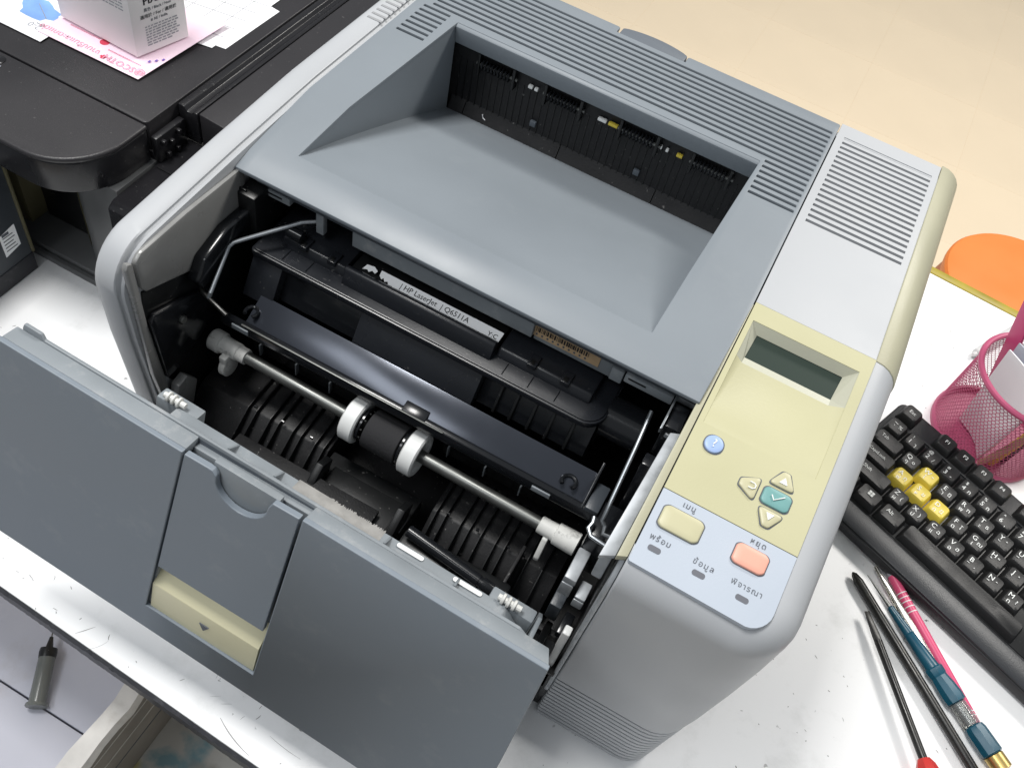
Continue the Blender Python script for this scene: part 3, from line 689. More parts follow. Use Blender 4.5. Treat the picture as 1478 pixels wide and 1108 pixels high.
for x in (0.058, 0.064, 0.074, 0.080, 0.090, 0.096, 0.106, 0.112, 0.190, 0.196, 0.206, 0.212, 0.2195, 0.229, 0.235, 0.244, 0.250, 0.260):
    side('feed_rib', [(-0.004, 0.0885), (0.000, 0.1000), (0.028, 0.1195), (0.060, 0.1225), (0.060, 0.0885)], x, x + 0.0009, 'black', 0.0003)
for x in (0.062, 0.0815, 0.102, 0.1965, 0.216, 0.2365, 0.2465):
    MB().lathe((x, 0.030, 0.1205), (1, 0.030, 0.1205), [(0, 0.0010), (0.0018, 0.0010)], 10).build('rib_bead', 'black_gloss', LP)
# rail behind the shaft with light ticks
side('feed_rail', [(0.060, 0.128), (0.058, 0.1475), (0.075, 0.1505), (0.078, 0.128)], 0.040, 0.1220, 'black', 0.0008)
side('feed_rail', [(0.060, 0.128), (0.058, 0.1475), (0.075, 0.1505), (0.078, 0.128)], 0.1750, 0.2600, 'black', 0.0008)
for x in (0.047, 0.073, 0.097, 0.1205, 0.1790, 0.2035, 0.2270):
    box('rail_tick', (x, 0.0558, 0.1320), (x + 0.0009, 0.0588, 0.1420), 'grey_rim', LP, 0.0002)
for x in (0.0560, 0.2380):
    MB().lathe((x, 0.061, 0.1565), (1, 0.061, 0.1565), [(0, 0.0046), (0.0020, 0.0050), (0.0040, 0.0046)], 20).build('idler_wheel', 'black_gloss', LP)

# ---- pick-up roller on its shaft
S0, S1 = Vector((0.0275, 0.0405, 0.150)), Vector((0.2720, 0.0360, 0.150))
sd = (S1 - S0).normalized()
sp = lambda x: S0 + sd * ((x - S0.x) / sd.x)
MB().lathe(sp(0.0300), S1, [(0, 0.0037), (0.236, 0.0037)], 20).build('roller_shaft', 'steel', LP)
for x in (0.1225, 0.1620):
    MB().lathe(sp(x), S1, [(0, 0.0070), (0.0003, 0.0122), (0.0012, 0.0136), (0.0088, 0.0136), (0.0097, 0.0124), (0.0097, 0.0104), (0.0075, 0.0098), (0.0075, 0.0045)], 40).build('roller_wheel', 'roller_white', LP)
MB().lathe(sp(0.1372), S1, [(0, 0.0100), (0.0004, 0.0118), (0.0216, 0.0118), (0.022, 0.0100)], 40).build('pickup_roller', 'rubber', LP)
for x in (0.1332, 0.1597):
    MB().lathe(sp(x), S1, [(0, 0.006), (0.0002, 0.0108), (0.0013, 0.0108), (0.0016, 0.008), (0.0020, 0.006)], 30).build('roller_flange', 'black_gloss', LP)
    for k in range(10):
        a = 2 * math.pi * k / 10
        MB().lathe(sp(x) + Vector((-0.0004, math.cos(a) * 0.0092, math.sin(a) * 0.0092)), S1, [(0, 0.0005), (0.0028, 0.0005)], 6).build('flange_stud', 'steel', LP)
MB().lathe(sp(0.0262), S1, [(0, 0.0060), (0.0010, 0.0068), (0.0075, 0.0068), (0.0080, 0.0056), (0.0190, 0.0054), (0.0195, 0.0048), (0.0250, 0.0048), (0.0252, 0.004)], 26).build('shaft_bush', 'nylon_dirty', LP)
MB().lathe(sp(0.0375) + Vector((0, -0.0045, -0.0105)), S1, [(0, 0.0060), (0.0008, 0.0072), (0.0045, 0.0072), (0.0052, 0.0060)], 26).build('cam_disc', 'nylon_dirty', LP)
box('cam_web', (0.0375, 0.031, 0.1400), (0.0425, 0.040, 0.1500), 'nylon_dirty', LP, 0.001)
MB().lathe(sp(0.2480), S1, [(0, 0.0044), (0.0004, 0.0050), (0.0100, 0.0052), (0.0105, 0.0064), (0.0235, 0.0068), (0.024, 0.005)], 26).build('shaft_bush', 'nylon_dirty', LP)
MB().prism([(0.030, 0.1480), (0.034, 0.1500), (0.036, 0.143), (0.031, 0.1325), (0.025, 0.1310), (0.0245, 0.1350)], 0.2530, 0.2562, lambda a, b, c: (c, a, b)).build('cam_disc', 'nylon_dirty', LP, bevel=0.0008)
box('drive_block', (0.2735, 0.030, 0.138), (0.2885, 0.054, 0.176), 'black_gloss', LP, 0.002)
MB().lathe((0.2660, 0.052, 0.162), (0.28, 0.052, 0.162), [(0, 0.0045), (0.0005, 0.0052), (0.009, 0.0052)], 20).build('drive_pin', 'slate', LP)
for a, b, c in (((0.2735, 0.010, 0.1550), (0.2805, 0.030, 0.1610), 'galv'), ((0.2735, 0.0095, 0.1420), (0.2802, 0.0105, 0.1550), 'galv'), ((0.2830, 0.0080, 0.1480), (0.2890, 0.0190, 0.1505), 'galv'), ((0.2830, 0.0075, 0.1400), (0.2890, 0.0085, 0.1480), 'galv'), ((0.2730, 0.0060, 0.1150), (0.2800, 0.0240, 0.1330), 'slate'), ((0.2830, -0.004, 0.120), (0.2888, 0.010, 0.127), 'black_gloss')):
    box('drive_bracket', a, b, c, LP, 0.0008)
box('white_bar', (0.2860, -0.0060, 0.085), (0.2905, 0.0000, 0.134), 'roller_white', LP, 0.001)
# separation pad frame under the roller
box('pad_frame', (0.1190, 0.0040, 0.1080), (0.1800, 0.0300, 0.1200), 'black', LP, 0.001)
box('pad_plate', (0.1260, -0.001, 0.1205), (0.1730, 0.0200, 0.1235), 'black', LP, 0.001)
for x in (0.1200, 0.1740):
    MB().prism([(-0.012, 0.112), (-0.014, 0.120), (0.010, 0.136), (0.020, 0.130), (0.010, 0.112)], x, x + 0.005, lambda a, b, c: (c, a, b)).build('pad_arm', 'black', LP, bevel=0.001)
    MB().lathe((x - 0.0005, -0.0090, 0.1185), (1, -0.0090, 0.1185), [(0, 0.0030), (0.006, 0.0030)], 14).build('pad_pivot', 'black_gloss', LP)

# ---- wire bails
MB().tube([(0.0235, 0.052, 0.1975), (0.0262, 0.0375, 0.1985), (0.0300, 0.0345, 0.1985), (0.0480, 0.0310, 0.1950)], 0.0013, 10).build('bail_rod', 'tool_black', LP)
MB().tube([(0.0345, 0.0335, 0.1980), (0.0350, 0.0350, 0.2010), (0.0302, 0.0585, 0.2140), (0.0312, 0.0615, 0.2155), (0.0345, 0.0655, 0.2165), (0.0560, 0.0900, 0.2230), (0.064, 0.0960, 0.2240)], 0.00125, 10).build('wire_bail', 'wire', LP)
MB().tube([(0.2740, 0.0900, 0.2160), (0.2755, 0.0700, 0.2080), (0.2770, 0.0440, 0.1930), (0.2775, 0.0390, 0.1890), (0.2775, 0.0360, 0.1850), (0.2800, 0.0345, 0.1830), (0.2810, 0.0300, 0.1830), (0.2885, 0.0310, 0.1830)], 0.00125, 10).build('wire_bail', 'wire', LP)
MB().tube([(0.2730, 0.0375, 0.1820), (0.2738, 0.0345, 0.1810), (0.2730, 0.0310, 0.1800), (0.2760, 0.0275, 0.1800), (0.2890, 0.0260, 0.1800)], 0.00125, 10).build('wire_bail', 'wire', LP)
# guide sheet and its front bar
side('guide_sheet', [(0.0610, 0.1845), (0.0455, 0.1755), (0.0450, 0.1735), (0.0610, 0.1820)], 0.0480, 0.2640, 'sheet_gloss', 0.0004)
side('guide_bar', [(0.0452, 0.1765), (0.0418, 0.1758), (0.0405, 0.1700), (0.0440, 0.1690)], 0.0340, 0.2730, 'black_gloss', 0.0006)
box('guide_edge', (0.0480, 0.0412, 0.1763), (0.1800, 0.0424, 0.1769), 'steel', LP, 0.0002)
for x in (0.0420, 0.2360):
    box('bar_slot', (x, 0.0402, 0.1708), (x + 0.0110, 0.0412, 0.1745), 'grey_rim', LP, 0.0002)
MB().prism([(0.0425, 0.1755), (0.0490, 0.1770), (0.0490, 0.1782), (0.0425, 0.1768)], 0.1530, 0.1680, lambda a, b, c: (c, a, b)).build('guide_tab', 'black_gloss', LP, bevel=0.0006)
MB().tube([Vector((0.0490 + 0.0035 * math.cos(a), 0.0500 + 0.004 * math.sin(a), 0.1800)) for a in [k * math.pi / 8 for k in range(-2, 11)]], 0.0012, 8).build('guide_loop', 'black_gloss', LP)
MB().tube([Vector((0.2525 + 0.0040 * math.cos(a), 0.0500 + 0.004 * math.sin(a), 0.1805)) for a in [k * math.pi / 8 for k in range(-2, 11)]], 0.0012, 8).build('guide_loop', 'black_gloss', LP)
side('guide_cheek', [(0.0420, 0.176), (0.0650, 0.190), (0.0650, 0.183), (0.0420, 0.168)], 0.2640, 0.2655, 'black_gloss', 0.0003)
box('guide_foot', (0.2660, 0.0420, 0.1730), (0.2740, 0.0600, 0.1790), 'slate', LP, 0.001)
box('right_post', (0.2815, 0.0560, 0.1600), (0.2900, 0.0640, 0.2180), 'black_gloss', LP, 0.001)
box('right_pocket', (0.2830, 0.0700, 0.2100), (0.2910, 0.0860, 0.2360), 'black_gloss', LP, 0.0006)
box('pocket_pin', (0.2850, 0.0690, 0.2280), (0.2885, 0.0730, 0.2310), 'galv', LP, 0.0005)
box('pocket_rim', (0.2815, 0.0640, 0.2360), (0.2826, 0.0870, 0.2400), 'wire', LP, 0.0003)
box('pocket_rim', (0.2815, 0.0870, 0.2360), (0.2920, 0.0880, 0.2400), 'wire', LP, 0.0003)
# ---------------------------------------------------------------- lowered front door (part of the laser printer)
DO, DX, DU, DN = Vector((-0.0120, -0.0571, 0.2200)), Vector((0.9978, -0.0010, -0.0669)), Vector((0.0654, 0.2274, 0.9716)), Vector((0.0142, -0.9738, 0.2269))
dp = lambda a, s, t=0.0: DO + DX * a + DU * s + DN * t
# skin in three pieces round the notch panel, all one shell
def skin(outline, t0=-0.0030, t1=0.0):
    return [[dp(a, s, t0) for a, s in outline], [dp(a, s, t1) for a, s in outline]]
lo_s = -0.1705
mb = MB()
mb.loft(skin([(-0.010, -0.1605), (0.0952, -0.1640), (0.0952, -0.1415), (0.1050, 0.0), (-0.002, 0.0), (-0.007, -0.002), (-0.010, -0.008)]))
mb.loft(skin([(0.0952, -0.1640), (0.1678, -0.1668), (0.1678, -0.1430), (0.0952, -0.1415)]))
mb.loft(skin([(0.1678, -0.1668), (0.3120, -0.1725), (0.3060, -0.08), (0.2995, 0.0035), (0.1708, 0.0035), (0.1678, -0.1430)]))
door = mb.build('front_door', 'grey_door', LP, bevel=0.0005, ang=18)
# top return and rear rim
mb = MB()
mb.loft([[dp(a, s, t) for a, s, t in ((-0.002, 0.0, -0.0029), (0.1050, 0.0, -0.0029), (0.1050, 0.0004, -0.0125), (-0.002, 0.0004, -0.0125))], [dp(a, s, t) for a, s, t in ((-0.002, -0.004, -0.0029), (0.1050, -0.004, -0.0029), (0.1050, -0.008, -0.0125), (-0.002, -0.008, -0.0125))]])
mb.loft([[dp(a, s, t) for a, s, t in ((0.1708, 0.0032, -0.0029), (0.2990, 0.0032, -0.0029), (0.2960, 0.0012, -0.0125), (0.1708, 0.0012, -0.0125))], [dp(a, s, t) for a, s, t in ((0.1708, -0.004, -0.0029), (0.2990, -0.004, -0.0029), (0.2960, -0.008, -0.0125), (0.1708, -0.008, -0.0125))]])
mb.loft([[dp(a, s, t) for a, s, t in ((0.1050, -0.0035, -0.0085), (0.1708, -0.0020, -0.0085), (0.1708, -0.0020, -0.0125), (0.1050, -0.0035, -0.0125))], [dp(a, s, t) for a, s, t in ((0.1050, -0.03, -0.0085), (0.1708, -0.03, -0.0085), (0.1708, -0.03, -0.0125), (0.1050, -0.03, -0.0125))]])
mb.build('door_top', 'grey_rim', door, bevel=0.0007)
mb = MB()
mb.loft([[dp(a, s, t) for a, s, t in ((0.0010, 0.0012, -0.0124), (0.0018, 0.0040, -0.0124), (0.0120, 0.0040, -0.0124), (0.0140, 0.0010, -0.0124), (0.2800, 0.0012, -0.0124), (0.2980, -0.0100, -0.0124), (0.2980, -0.060, -0.0124), (0.0010, -0.060, -0.0124))], [dp(a, s, t) for a, s, t in ((0.0010, 0.0012, -0.0146), (0.0018, 0.0040, -0.0146), (0.0120, 0.0040, -0.0146), (0.0140, 0.0010, -0.0146), (0.2800, 0.0012, -0.0146), (0.2980, -0.0100, -0.0146), (0.2980, -0.060, -0.0146), (0.0010, -0.060, -0.0146))]])
mb.build('door_rim', 'grey_rim', door, bevel=0.0007)
mb = MB()
mb.loft([[dp(a, s, t) for a, s in ((0.0830, -0.0050), (0.2700, -0.0050), (0.2820, -0.016), (0.2820, -0.050), (0.0830, -0.050))] for t in (-0.0147, -0.0250)])
mb.build('door_flange', 'grey_rim', door, bevel=0.0008)
for a in (0.1190, 0.1450, 0.2060, 0.2440):
    MB().loft([[dp(a + d, s, t) for s, t in ((-0.0052, -0.0147), (0.0010, -0.0149), (-0.0048, -0.0245))] for d in (0, 0.0012)]).build('gusset', 'grey_rim', door, bevel=0.0002)
mb = MB()
rb = random.Random(5); rows = []
for k in range(140):
    a = 0.1540 + (0.2030 - 0.1540) * k / 139
    h = -0.0044 + 0.0003 * math.sin(k * 0.21); w = rb.uniform(-0.0008, 0.0008) if k > 50 else 0
    rows.append([dp(a, -0.0085, -0.0149), dp(a, h, -0.0149), dp(a, h - 0.0003 + 0.00005 * (k % 2), -0.0200), dp(a, -0.0050, -0.0255 - w), dp(a, -0.0100, -0.0252)])
mb.loft(rows); mb.build('foam_strip', 'felt', door)
for a0, a1 in ((0.2110, 0.2255), (0.2420, 0.2575)):
    o = rounded(a0, -0.0235, a1, -0.0210, (0.001,) * 4, 3)
    MB().loft([[dp(a, -0.0046 + 0.0004 * k, s) for a, s in o] for k in (0, 1)]).build('white_insert', 'roller_white', door)
# notch panel with the finger scallop, set a little below the skin
oc = [(0.1058, -0.0012)]
oc += [(0.1190, -0.0008), (0.1215, -0.0010), (0.1238, -0.0035)]
for k in range(1, 12):
    a = math.pi + math.pi * k / 12
    oc.append((0.1383 + 0.0145 * math.cos(a), -0.0045 + 0.0140 * math.sin(a)))
oc += [(0.1528, -0.0030), (0.1545, 0.0016), (0.1690, 0.0022), (0.1665, -0.0992), (0.0992, -0.0996)]
oc = oc[::-1]
npn = MB().loft([[dp(a, s, -0.0042) for a, s in oc], [dp(a, s, -0.0006) for a, s in oc]]).build('notch_panel', 'grey_door', door, bevel=0.0005, ang=18)
MB().loft([[dp(a, s, -0.0086) for a, s in ((0.1195, 0.0008), (0.1560, 0.0008), (0.1560, -0.030), (0.1195, -0.030))], [dp(a, s, -0.0045) for a, s in ((0.1195, 0.0008), (0.1560, 0.0008), (0.1560, -0.030), (0.1195, -0.030))]]).build('scallop_floor', 'grey_rim', door, bevel=0.0004)
MB().loft([[dp(a, s, -0.0123) for a, s in ((0.0920, -0.1600), (0.1710, -0.1600), (0.1715, -0.001), (0.1045, -0.001))], [dp(a, s, -0.0105) for a, s in ((0.0920, -0.1600), (0.1710, -0.1600), (0.1715, -0.03), (0.1045, -0.03))]]).build('recess_back', 'grey_darkened', door)
for a0, a1, da in ((0.0925, 0.0950, 0.0095), (0.1682, 0.1706, 0.0030)):
    MB().loft([[dp(a0, -0.1600, t), dp(a1, -0.1600, t), dp(a1 + da, -0.0010, t), dp(a0 + da, -0.0010, t)] for t in (-0.0122, -0.0031)]).build('recess_side', 'grey_rim', door)
MB().loft([[dp(a, s, t) for a, s in ((0.0925, -0.1600), (0.1706, -0.1600), (0.1706, -0.1436), (0.0925, -0.1436))] for t in (-0.0104, -0.0031)]).build('recess_side', 'grey_rim', door)
# the cream latch: two slopes meeting in a ridge
la = lambda k: [dp(k, -0.1426, -0.0016), dp(k, -0.1200, -0.0012), dp(k, -0.1185, -0.0012), dp(k, -0.1050, -0.0100), dp(k, -0.1050, -0.0104), dp(k, -0.1428, -0.0104)]
MB().loft([la(0.0972), la(0.1668)]).build('latch', 'latch', door, bevel=0.0009)
nl = (dp(0, -0.1200, -0.0012) - dp(0, -0.1426, -0.0016)).normalized()
c0 = dp(0.1325, -0.1300, -0.0013)
MB().loft([[c0 + DX * a + nl * b + DN * h for a, b in ((-0.0031, 0.0024), (0.0, -0.0030), (0.0031, 0.0024))] for h in (-0.0008, 0.0006)]).build('latch_arrow', 'ink_grey', door, smooth=False)
# hinge bosses on the inner side
for a in (0.0800, 0.2704):
    mb = MB()
    for q in (-0.0042, -0.0012, 0.0018):
        mb.lathe(dp(a + q, -0.0035, -0.0262), dp(a + q + 1, -0.0035, -0.0262), [(0, 0.0022), (0.0004, 0.0028), (0.0014, 0.0028), (0.0017, 0.0022)], 14)
    mb.lathe(dp(a - 0.0060, -0.0035, -0.0262), dp(a + 1, -0.0035, -0.0262), [(0, 0.0016), (0.0125, 0.0016)], 10)
    mb.build('hinge_gear', 'nylon_dirty', door)
    MB().loft([[dp(a + x, s, t) for x, s in ((-0.010, -0.0065), (0.014, -0.0065), (0.014, -0.03), (-0.010, -0.03))] for t in (-0.0251, -0.0330)]).build('hinge_block', 'grey_rim', door, bevel=0.001)
MB().loft([[dp(0.2855 + x, s, t) for s, t in ((-0.0030, -0.0150), (-0.0060, -0.0300), (-0.0180, -0.0420), (-0.0400, -0.0420), (-0.0400, -0.0150))] for x in (0, 0.0022)]).build('door_cheek', 'grey_rim', door, bevel=0.0005)
# glossy push rod and sill just inside the door
MB().lathe((0.1905, -0.0085, 0.1560), (0.2462, -0.0150, 0.1560), [(0, 0.0030), (0.0005, 0.0034), (0.046, 0.0034), (0.0462, 0.0028), (0.0478, 0.0028), (0.048, 0.0036), (0.056, 0.0036), (0.0585, 0.0022)], 20).build('push_rod', 'black_gloss', LP)
box('rod_tray', (0.1880, -0.0185, 0.1440), (0.2520, -0.004, 0.1510), 'black', LP, 0.002)
box('door_sill', (0.0300, -0.0230, 0.0880), (0.2860, -0.0100, 0.1280), 'black', LP, 0.001)
box('sill_plate', (0.0700, -0.0150, 0.1260), (0.1650, 0.0060, 0.1290), 'dusty_black', LP, 0.0006)
box('corner_post', (0.2560, 0.0000, 0.0900), (0.2850, 0.0045, 0.1100), 'dusty_black', LP, 0.001)
box('side_post', (0.2450, -0.0090, 0.0880), (0.2470, 0.030, 0.1320), 'dusty_black', LP, 0.0005)
for x in (0.0300, 0.2760):
    MB().prism([(-0.0350, 0.150), (-0.0300, 0.155), (0.010, 0.105), (0.004, 0.098)], x, x + 0.004, lambda a, b, c: (c, a, b)).build('door_arm', 'black', LP, bevel=0.001)
# ---------------------------------------------------------------- toner cartridge seated in the printer
TC = thing('toner_cartridge', 'black toner cartridge with torn white label strip, seated inside the open printer', 'toner cartridge', (0.144, 0.10, 0.16))
ptop = 0.2105
o = rounded(0.0350, 0.0725, 0.2545, 0.1400, (0.003, 0.012, 0.002, 0.002), 6)
MB().loft([[(x, y, z) for x, y in o] for z in (0.2062, ptop)]).build('cartridge_lid', 'cart', TC, bevel=0.0008)
o2 = rounded(0.0362, 0.0737, 0.2533, 0.1395, (0.003, 0.011, 0.002, 0.002), 6)
MB().loft([[(x, y, z) for x, y in o2] for z in (ptop - 0.0002, ptop + 0.0009)]).build('lid_inset', 'cart', TC, bevel=0.0004)
Lx = lambda prof, a, b: MB().prism(prof, a, b, lambda p, q, c: (c, p, q))
Lx([(0.0795, 0.2112), (0.0830, 0.2205), (0.0850, 0.2215), (0.0880, 0.2195), (0.0890, 0.2112)], 0.0905, 0.1850).build('ridge', 'cart', TC, bevel=0.0008)
Lx([(0.0840, 0.2112), (0.0868, 0.2168), (0.1150, 0.2185), (0.1150, 0.2112)], 0.0480, 0.0890).build('grip_step', 'cart', TC, bevel=0.0008)
Lx([(0.0840, 0.2112), (0.0868, 0.2168), (0.1150, 0.2180), (0.1150, 0.2112)], 0.1865, 0.2430).build('grip_step', 'cart', TC, bevel=0.0012)
for x in (0.0590, 0.0780, 0.2040, 0.2240):
    box('clip', (x, 0.0845, 0.2150), (x + 0.0055, 0.0930, 0.2186), 'cart', TC, 0.0005)
    box('clip_window', (x + 0.0012, 0.0850, 0.2184), (x + 0.0040, 0.0885, 0.2190), 'black', TC, 0.0002)
for x in (0.0545, 0.0700, 0.1945, 0.2100, 0.2260):
    box('lid_seam', (x, 0.0755, ptop + 0.0008), (x + 0.0005, 0.0840, ptop + 0.0013), 'black_gloss', TC, 0)
box('lid_trough', (0.0910, 0.0892, 0.2112), (0.1850, 0.1150, 0.2168), 'black', TC, 0.0005)
# label strip, torn at the left end
rb = random.Random(11)
lz = lambda y: 0.2172 + (y - 0.0880) * 0.35
o = [(0.1080, 0.0915), (0.1100, 0.0900), (0.1108, 0.0912), (0.1122, 0.0896), (0.1140, 0.0905), (0.1150, 0.0889), (0.1172, 0.0895), (0.1180, 0.0885), (0.1845, 0.0880), (0.1850, 0.0945), (0.1075, 0.0945)]
lb = MB().loft([[(x, y, lz(y) + z) for x, y in o] for z in (0, 0.0003)]).build('label_strip', 'paper_label', TC, smooth=False)
o = [(0.0975, 0.0905), (0.1000, 0.0915), (0.1015, 0.0905), (0.1030, 0.0920), (0.1052, 0.0912), (0.1058, 0.0930), (0.1030, 0.0945), (0.0985, 0.0938)]
MB().loft([[(x, y, lz(y) + z) for x, y in o] for z in (0, 0.0003)]).build('label_scrap', 'paper_label', TC, smooth=False)
text('label_text', '| HP LaserJet  | Q6511A', 0.0044, (0.1430, 0.0915, lz(0.0915) + 0.0004), (1, 0, 0), (0, 1, 0.35), 'ink', lb)
text('label_text', 'Y:C', 0.0040, (0.1800, 0.0905, lz(0.0905) + 0.0004), (1, 0, 0), (0, 1, 0.35), 'ink', lb)
# front face below the lid: pale end cheek, window, panel, window
fpt = lambda q: (0.0745 - 0.0130 * q, 0.2062 - 0.0222 * q)
def face(name, x0, x1, off, m_, q0=0.02, q1=1.0, bev=0.0004):
    (ya, za), (yb, zb) = fpt(q0), fpt(q1)
    return MB().hexa([(x0, ya + off, za), (x1, ya + off, za), (x1, ya + 0.03, za), (x0, ya + 0.03, za)], [(x0, yb + off, zb), (x1, yb + off, zb), (x1, yb + 0.03, zb), (x0, yb + 0.03, zb)]).build(name, m_, TC, bev)
face('end_cheek', 0.0365, 0.0560, -0.0002, 'cart')
face('window', 0.0562, 0.1080, 0.0080, 'black_gloss')
face('front_panel', 0.1082, 0.1850, 0.0010, 'cart')
face('window', 0.1852, 0.2520, 0.0100, 'black_gloss')
for x in (0.196, 0.206, 0.217, 0.228, 0.240):
    face('window_rib', x, x + 0.0015, 0.0070, 'black', 0.3, 0.95, 0.0002)
box('body', (0.0360, 0.0900, 0.1700), (0.2530, 0.1390, 0.2060), 'black', TC, 0.002)
MB().lathe((0.2530, 0.0930, 0.2000), (1, 0.0930, 0.2000), [(0, 0.0120), (0.0205, 0.0120), (0.0215, 0.0105)], 32).build('end_cap', 'black_gloss', TC)
MB().lathe((0.0560, 0.0880, 0.2215), (1, 0.0880, 0.2215), [(-0.006, 0.0030), (0, 0.0034), (0.0040, 0.0034), (0.0045, 0.002)], 16).build('pivot_boss', 'black_gloss', TC)
TC.location = TC.location + Vector((0.0, -0.0032, -0.0038))
# ---------------------------------------------------------------- black inkjet printer on the left
IJ = thing('inkjet_printer', 'black multifunction inkjet printer left of the laser printer, papers lying on its lid', 'printer', (-0.28, 0.3, 0.0))
ZT = 0.15
def slab(name, o, z0, z1, m_, bev=0.002, seg=3):
    return MB().loft([[(x, y, z) for x, y in o] for z in (z0, z1)]).build(name, m_, IJ, bev, seg=seg)
slab('scanner_lid', rounded(-0.52, 0.1655, -0.1280, 0.56, (0.004, 0.003, 0.01, 0.01), 3), 0.1260, ZT, 'canon', 0.0012)
slab('control_panel', rounded(-0.52, 0.0955, -0.1262, 0.1645, (0.004, 0.046, 0.002, 0.002), 12), 0.1455, ZT, 'canon', 0.0022, 4)
slab('panel_skirt', rounded(-0.519, 0.0968, -0.1272, 0.1645, (0.004, 0.045, 0.002, 0.002), 12), 0.1190, 0.1456, 'canon_gloss', 0.0016, 3)
slab('scanner_base', rounded(-0.515, 0.165, -0.1250, 0.56, (0.002, 0.002, 0.008, 0.008), 3), 0.1150, 0.1262, 'canon_gloss', 0.001)
# hinge block between lid and the side tray
box('hinge_frame', (-0.1262, 0.1650, 0.1180), (-0.1205, 0.1950, 0.1400), 'canon_gloss', IJ, 0.0012)
for k, (y, z) in enumerate(((0.168, 0.138), (0.176, 0.134), (0.184, 0.138), (0.171, 0.126), (0.181, 0.125))):
    box('hinge_tooth', (-0.1206, y + 0.0005, z - 0.005), (-0.1172, y + 0.0035, z - 0.001), 'canon_gloss', IJ, 0.0006)
# side deck: grooved strip, sloping cover, low shoulder in front
MB().prism([(-0.1270, 0.1490), (-0.1215, 0.1490), (-0.1195, 0.1455), (-0.1155, 0.1455), (-0.1135, 0.1475), (-0.1105, 0.1475), (-0.1105, 0.12), (-0.1270, 0.12)], 0.197, 0.56, lambda a, b, c: (a, c, b)).build('side_rail', 'canon_gloss', IJ, bevel=0.0006)
MB().prism([(-0.1100, 0.1470), (-0.0600, 0.1430), (-0.0080, 0.1340), (-0.0080, 0.11), (-0.1100, 0.11)], 0.1985, 0.56, lambda a, b, c: (a, c, b)).build('side_cover', 'canon', IJ, bevel=0.001)
MB().prism([(0.110, 0.0), (0.1985, 0.0), (0.1985, 0.119), (0.118, 0.117), (0.112, 0.113)], -0.1235, -0.0080, lambda a, b, c: (c, a, b)).build('shoulder', 'canon_gloss', IJ, bevel=0.002)
box('shoulder_seam', (-0.1200, 0.1600, 0.1183), (-0.0090, 0.1606, 0.1189), 'black', IJ, 0)
box('shoulder_seam', (-0.0920, 0.1606, 0.1183), (-0.0914, 0.1980, 0.1193), 'black', IJ, 0)
# body under the lid
box('rear_body', (-0.515, 0.235, 0.0), (-0.1250, 0.56, 0.1150), 'canon_gloss', IJ, 0.002)
box('base_plate', (-0.500, 0.1220, 0.0), (-0.1240, 0.236, 0.0100), 'canon_inner', IJ, 0.0015)
box('base_lip', (-0.500, 0.1170, 0.0), (-0.1240, 0.1215, 0.0060), 'canon_inner', IJ, 0.001)
mb = MB(); o = []
for k in range(11):
    a = R(180 - 90 * k / 10); o.append((-0.1580 + 0.0270 * math.cos(a), 0.1700 - 0.0460 * math.sin(a)))
o += [(-0.1240, 0.124), (-0.1240, 0.2345), (-0.185, 0.2345)]
MB().loft([[(x, y, 0.0101) for x, y in o], [(x, y, 0.1189) for x, y in o]]).build('corner_pillar', 'canon_inner', IJ, ang=40)
MB().lathe((-0.1640, 0.1330, 0.1080), (-0.1640, 0.1330, 1), [(0, 0.0130), (0.0108, 0.0160)], 28).build('pillar_cap', 'black', IJ)
MB().prism([(-0.1970, 0.150), (-0.1885, 0.142), (-0.1885, 0.1890), (-0.1970, 0.1890)], 0.0101, 0.1185, lambda a, b, c: (a, b, c)).build('guide_wall', 'amber', IJ, bevel=0.0008)
box('paper_box', (-0.2400, 0.1500, 0.0102), (-0.1980, 0.2300, 0.0700), 'black', IJ, 0.0015)
box('inner_panel', (-0.2600, 0.1350, 0.0102), (-0.2420, 0.2300, 0.1100), 'amber', IJ, 0.0015)
box('inner_panel', (-0.50, 0.2000, 0.0102), (-0.2610, 0.2340, 0.1140), 'black', IJ, 0.0015)
# badge marks on the lid edge
text('lid_mark', 'ON', 0.0075, (-0.2480, 0.1490, ZT + 0.0002), (1, 0, 0), (0, 1, 0), 'ink_light', IJ)
MB().lathe((-0.2490, 0.1560, ZT - 0.0004), (-0.2490, 0.1560, 1), [(0, 0.0048), (0.0008, 0.0048), (0.0012, 0.004)], 24).build('power_button', 'canon_gloss', IJ)

# tall dark box at the left edge of the desk
tb = thing('dark_box', 'tall slate-coloured plastic box at the left edge, small white sticker on its side', 'box', (-0.28, 0.05, 0.0))
box('body', (-0.36, -0.03, 0.0), (-0.2135, 0.108, 0.1080), 'slate', tb, 0.0015)
box('foot_band', (-0.361, -0.031, 0.0), (-0.2128, 0.1075, 0.0180), 'dark_band', tb, 0.001)
box('edge_strip', (-0.2137, 0.1065, 0.0190), (-0.2118, 0.1088, 0.1080), 'amber', tb, 0.0004)
stk = MB().loft([[(x, y, z) for y, z in ((0.0850, 0.0300), (0.1000, 0.0330), (0.1000, 0.0540), (0.0850, 0.0510))] for x in (-0.2134, -0.2131)]).build('sticker', 'paper_label', tb, smooth=False)
mb = MB()
for k in range(5): mb.box((-0.2131, 0.0870, 0.0345 + 0.0032 * k), (-0.21295, 0.0975 - 0.001 * (k % 3), 0.0353 + 0.0032 * k))
mb.box((-0.2131, 0.0870, 0.0490), (-0.21295, 0.0935, 0.0515))
mb.build('sticker_print', 'ink_grey', stk, smooth=False)

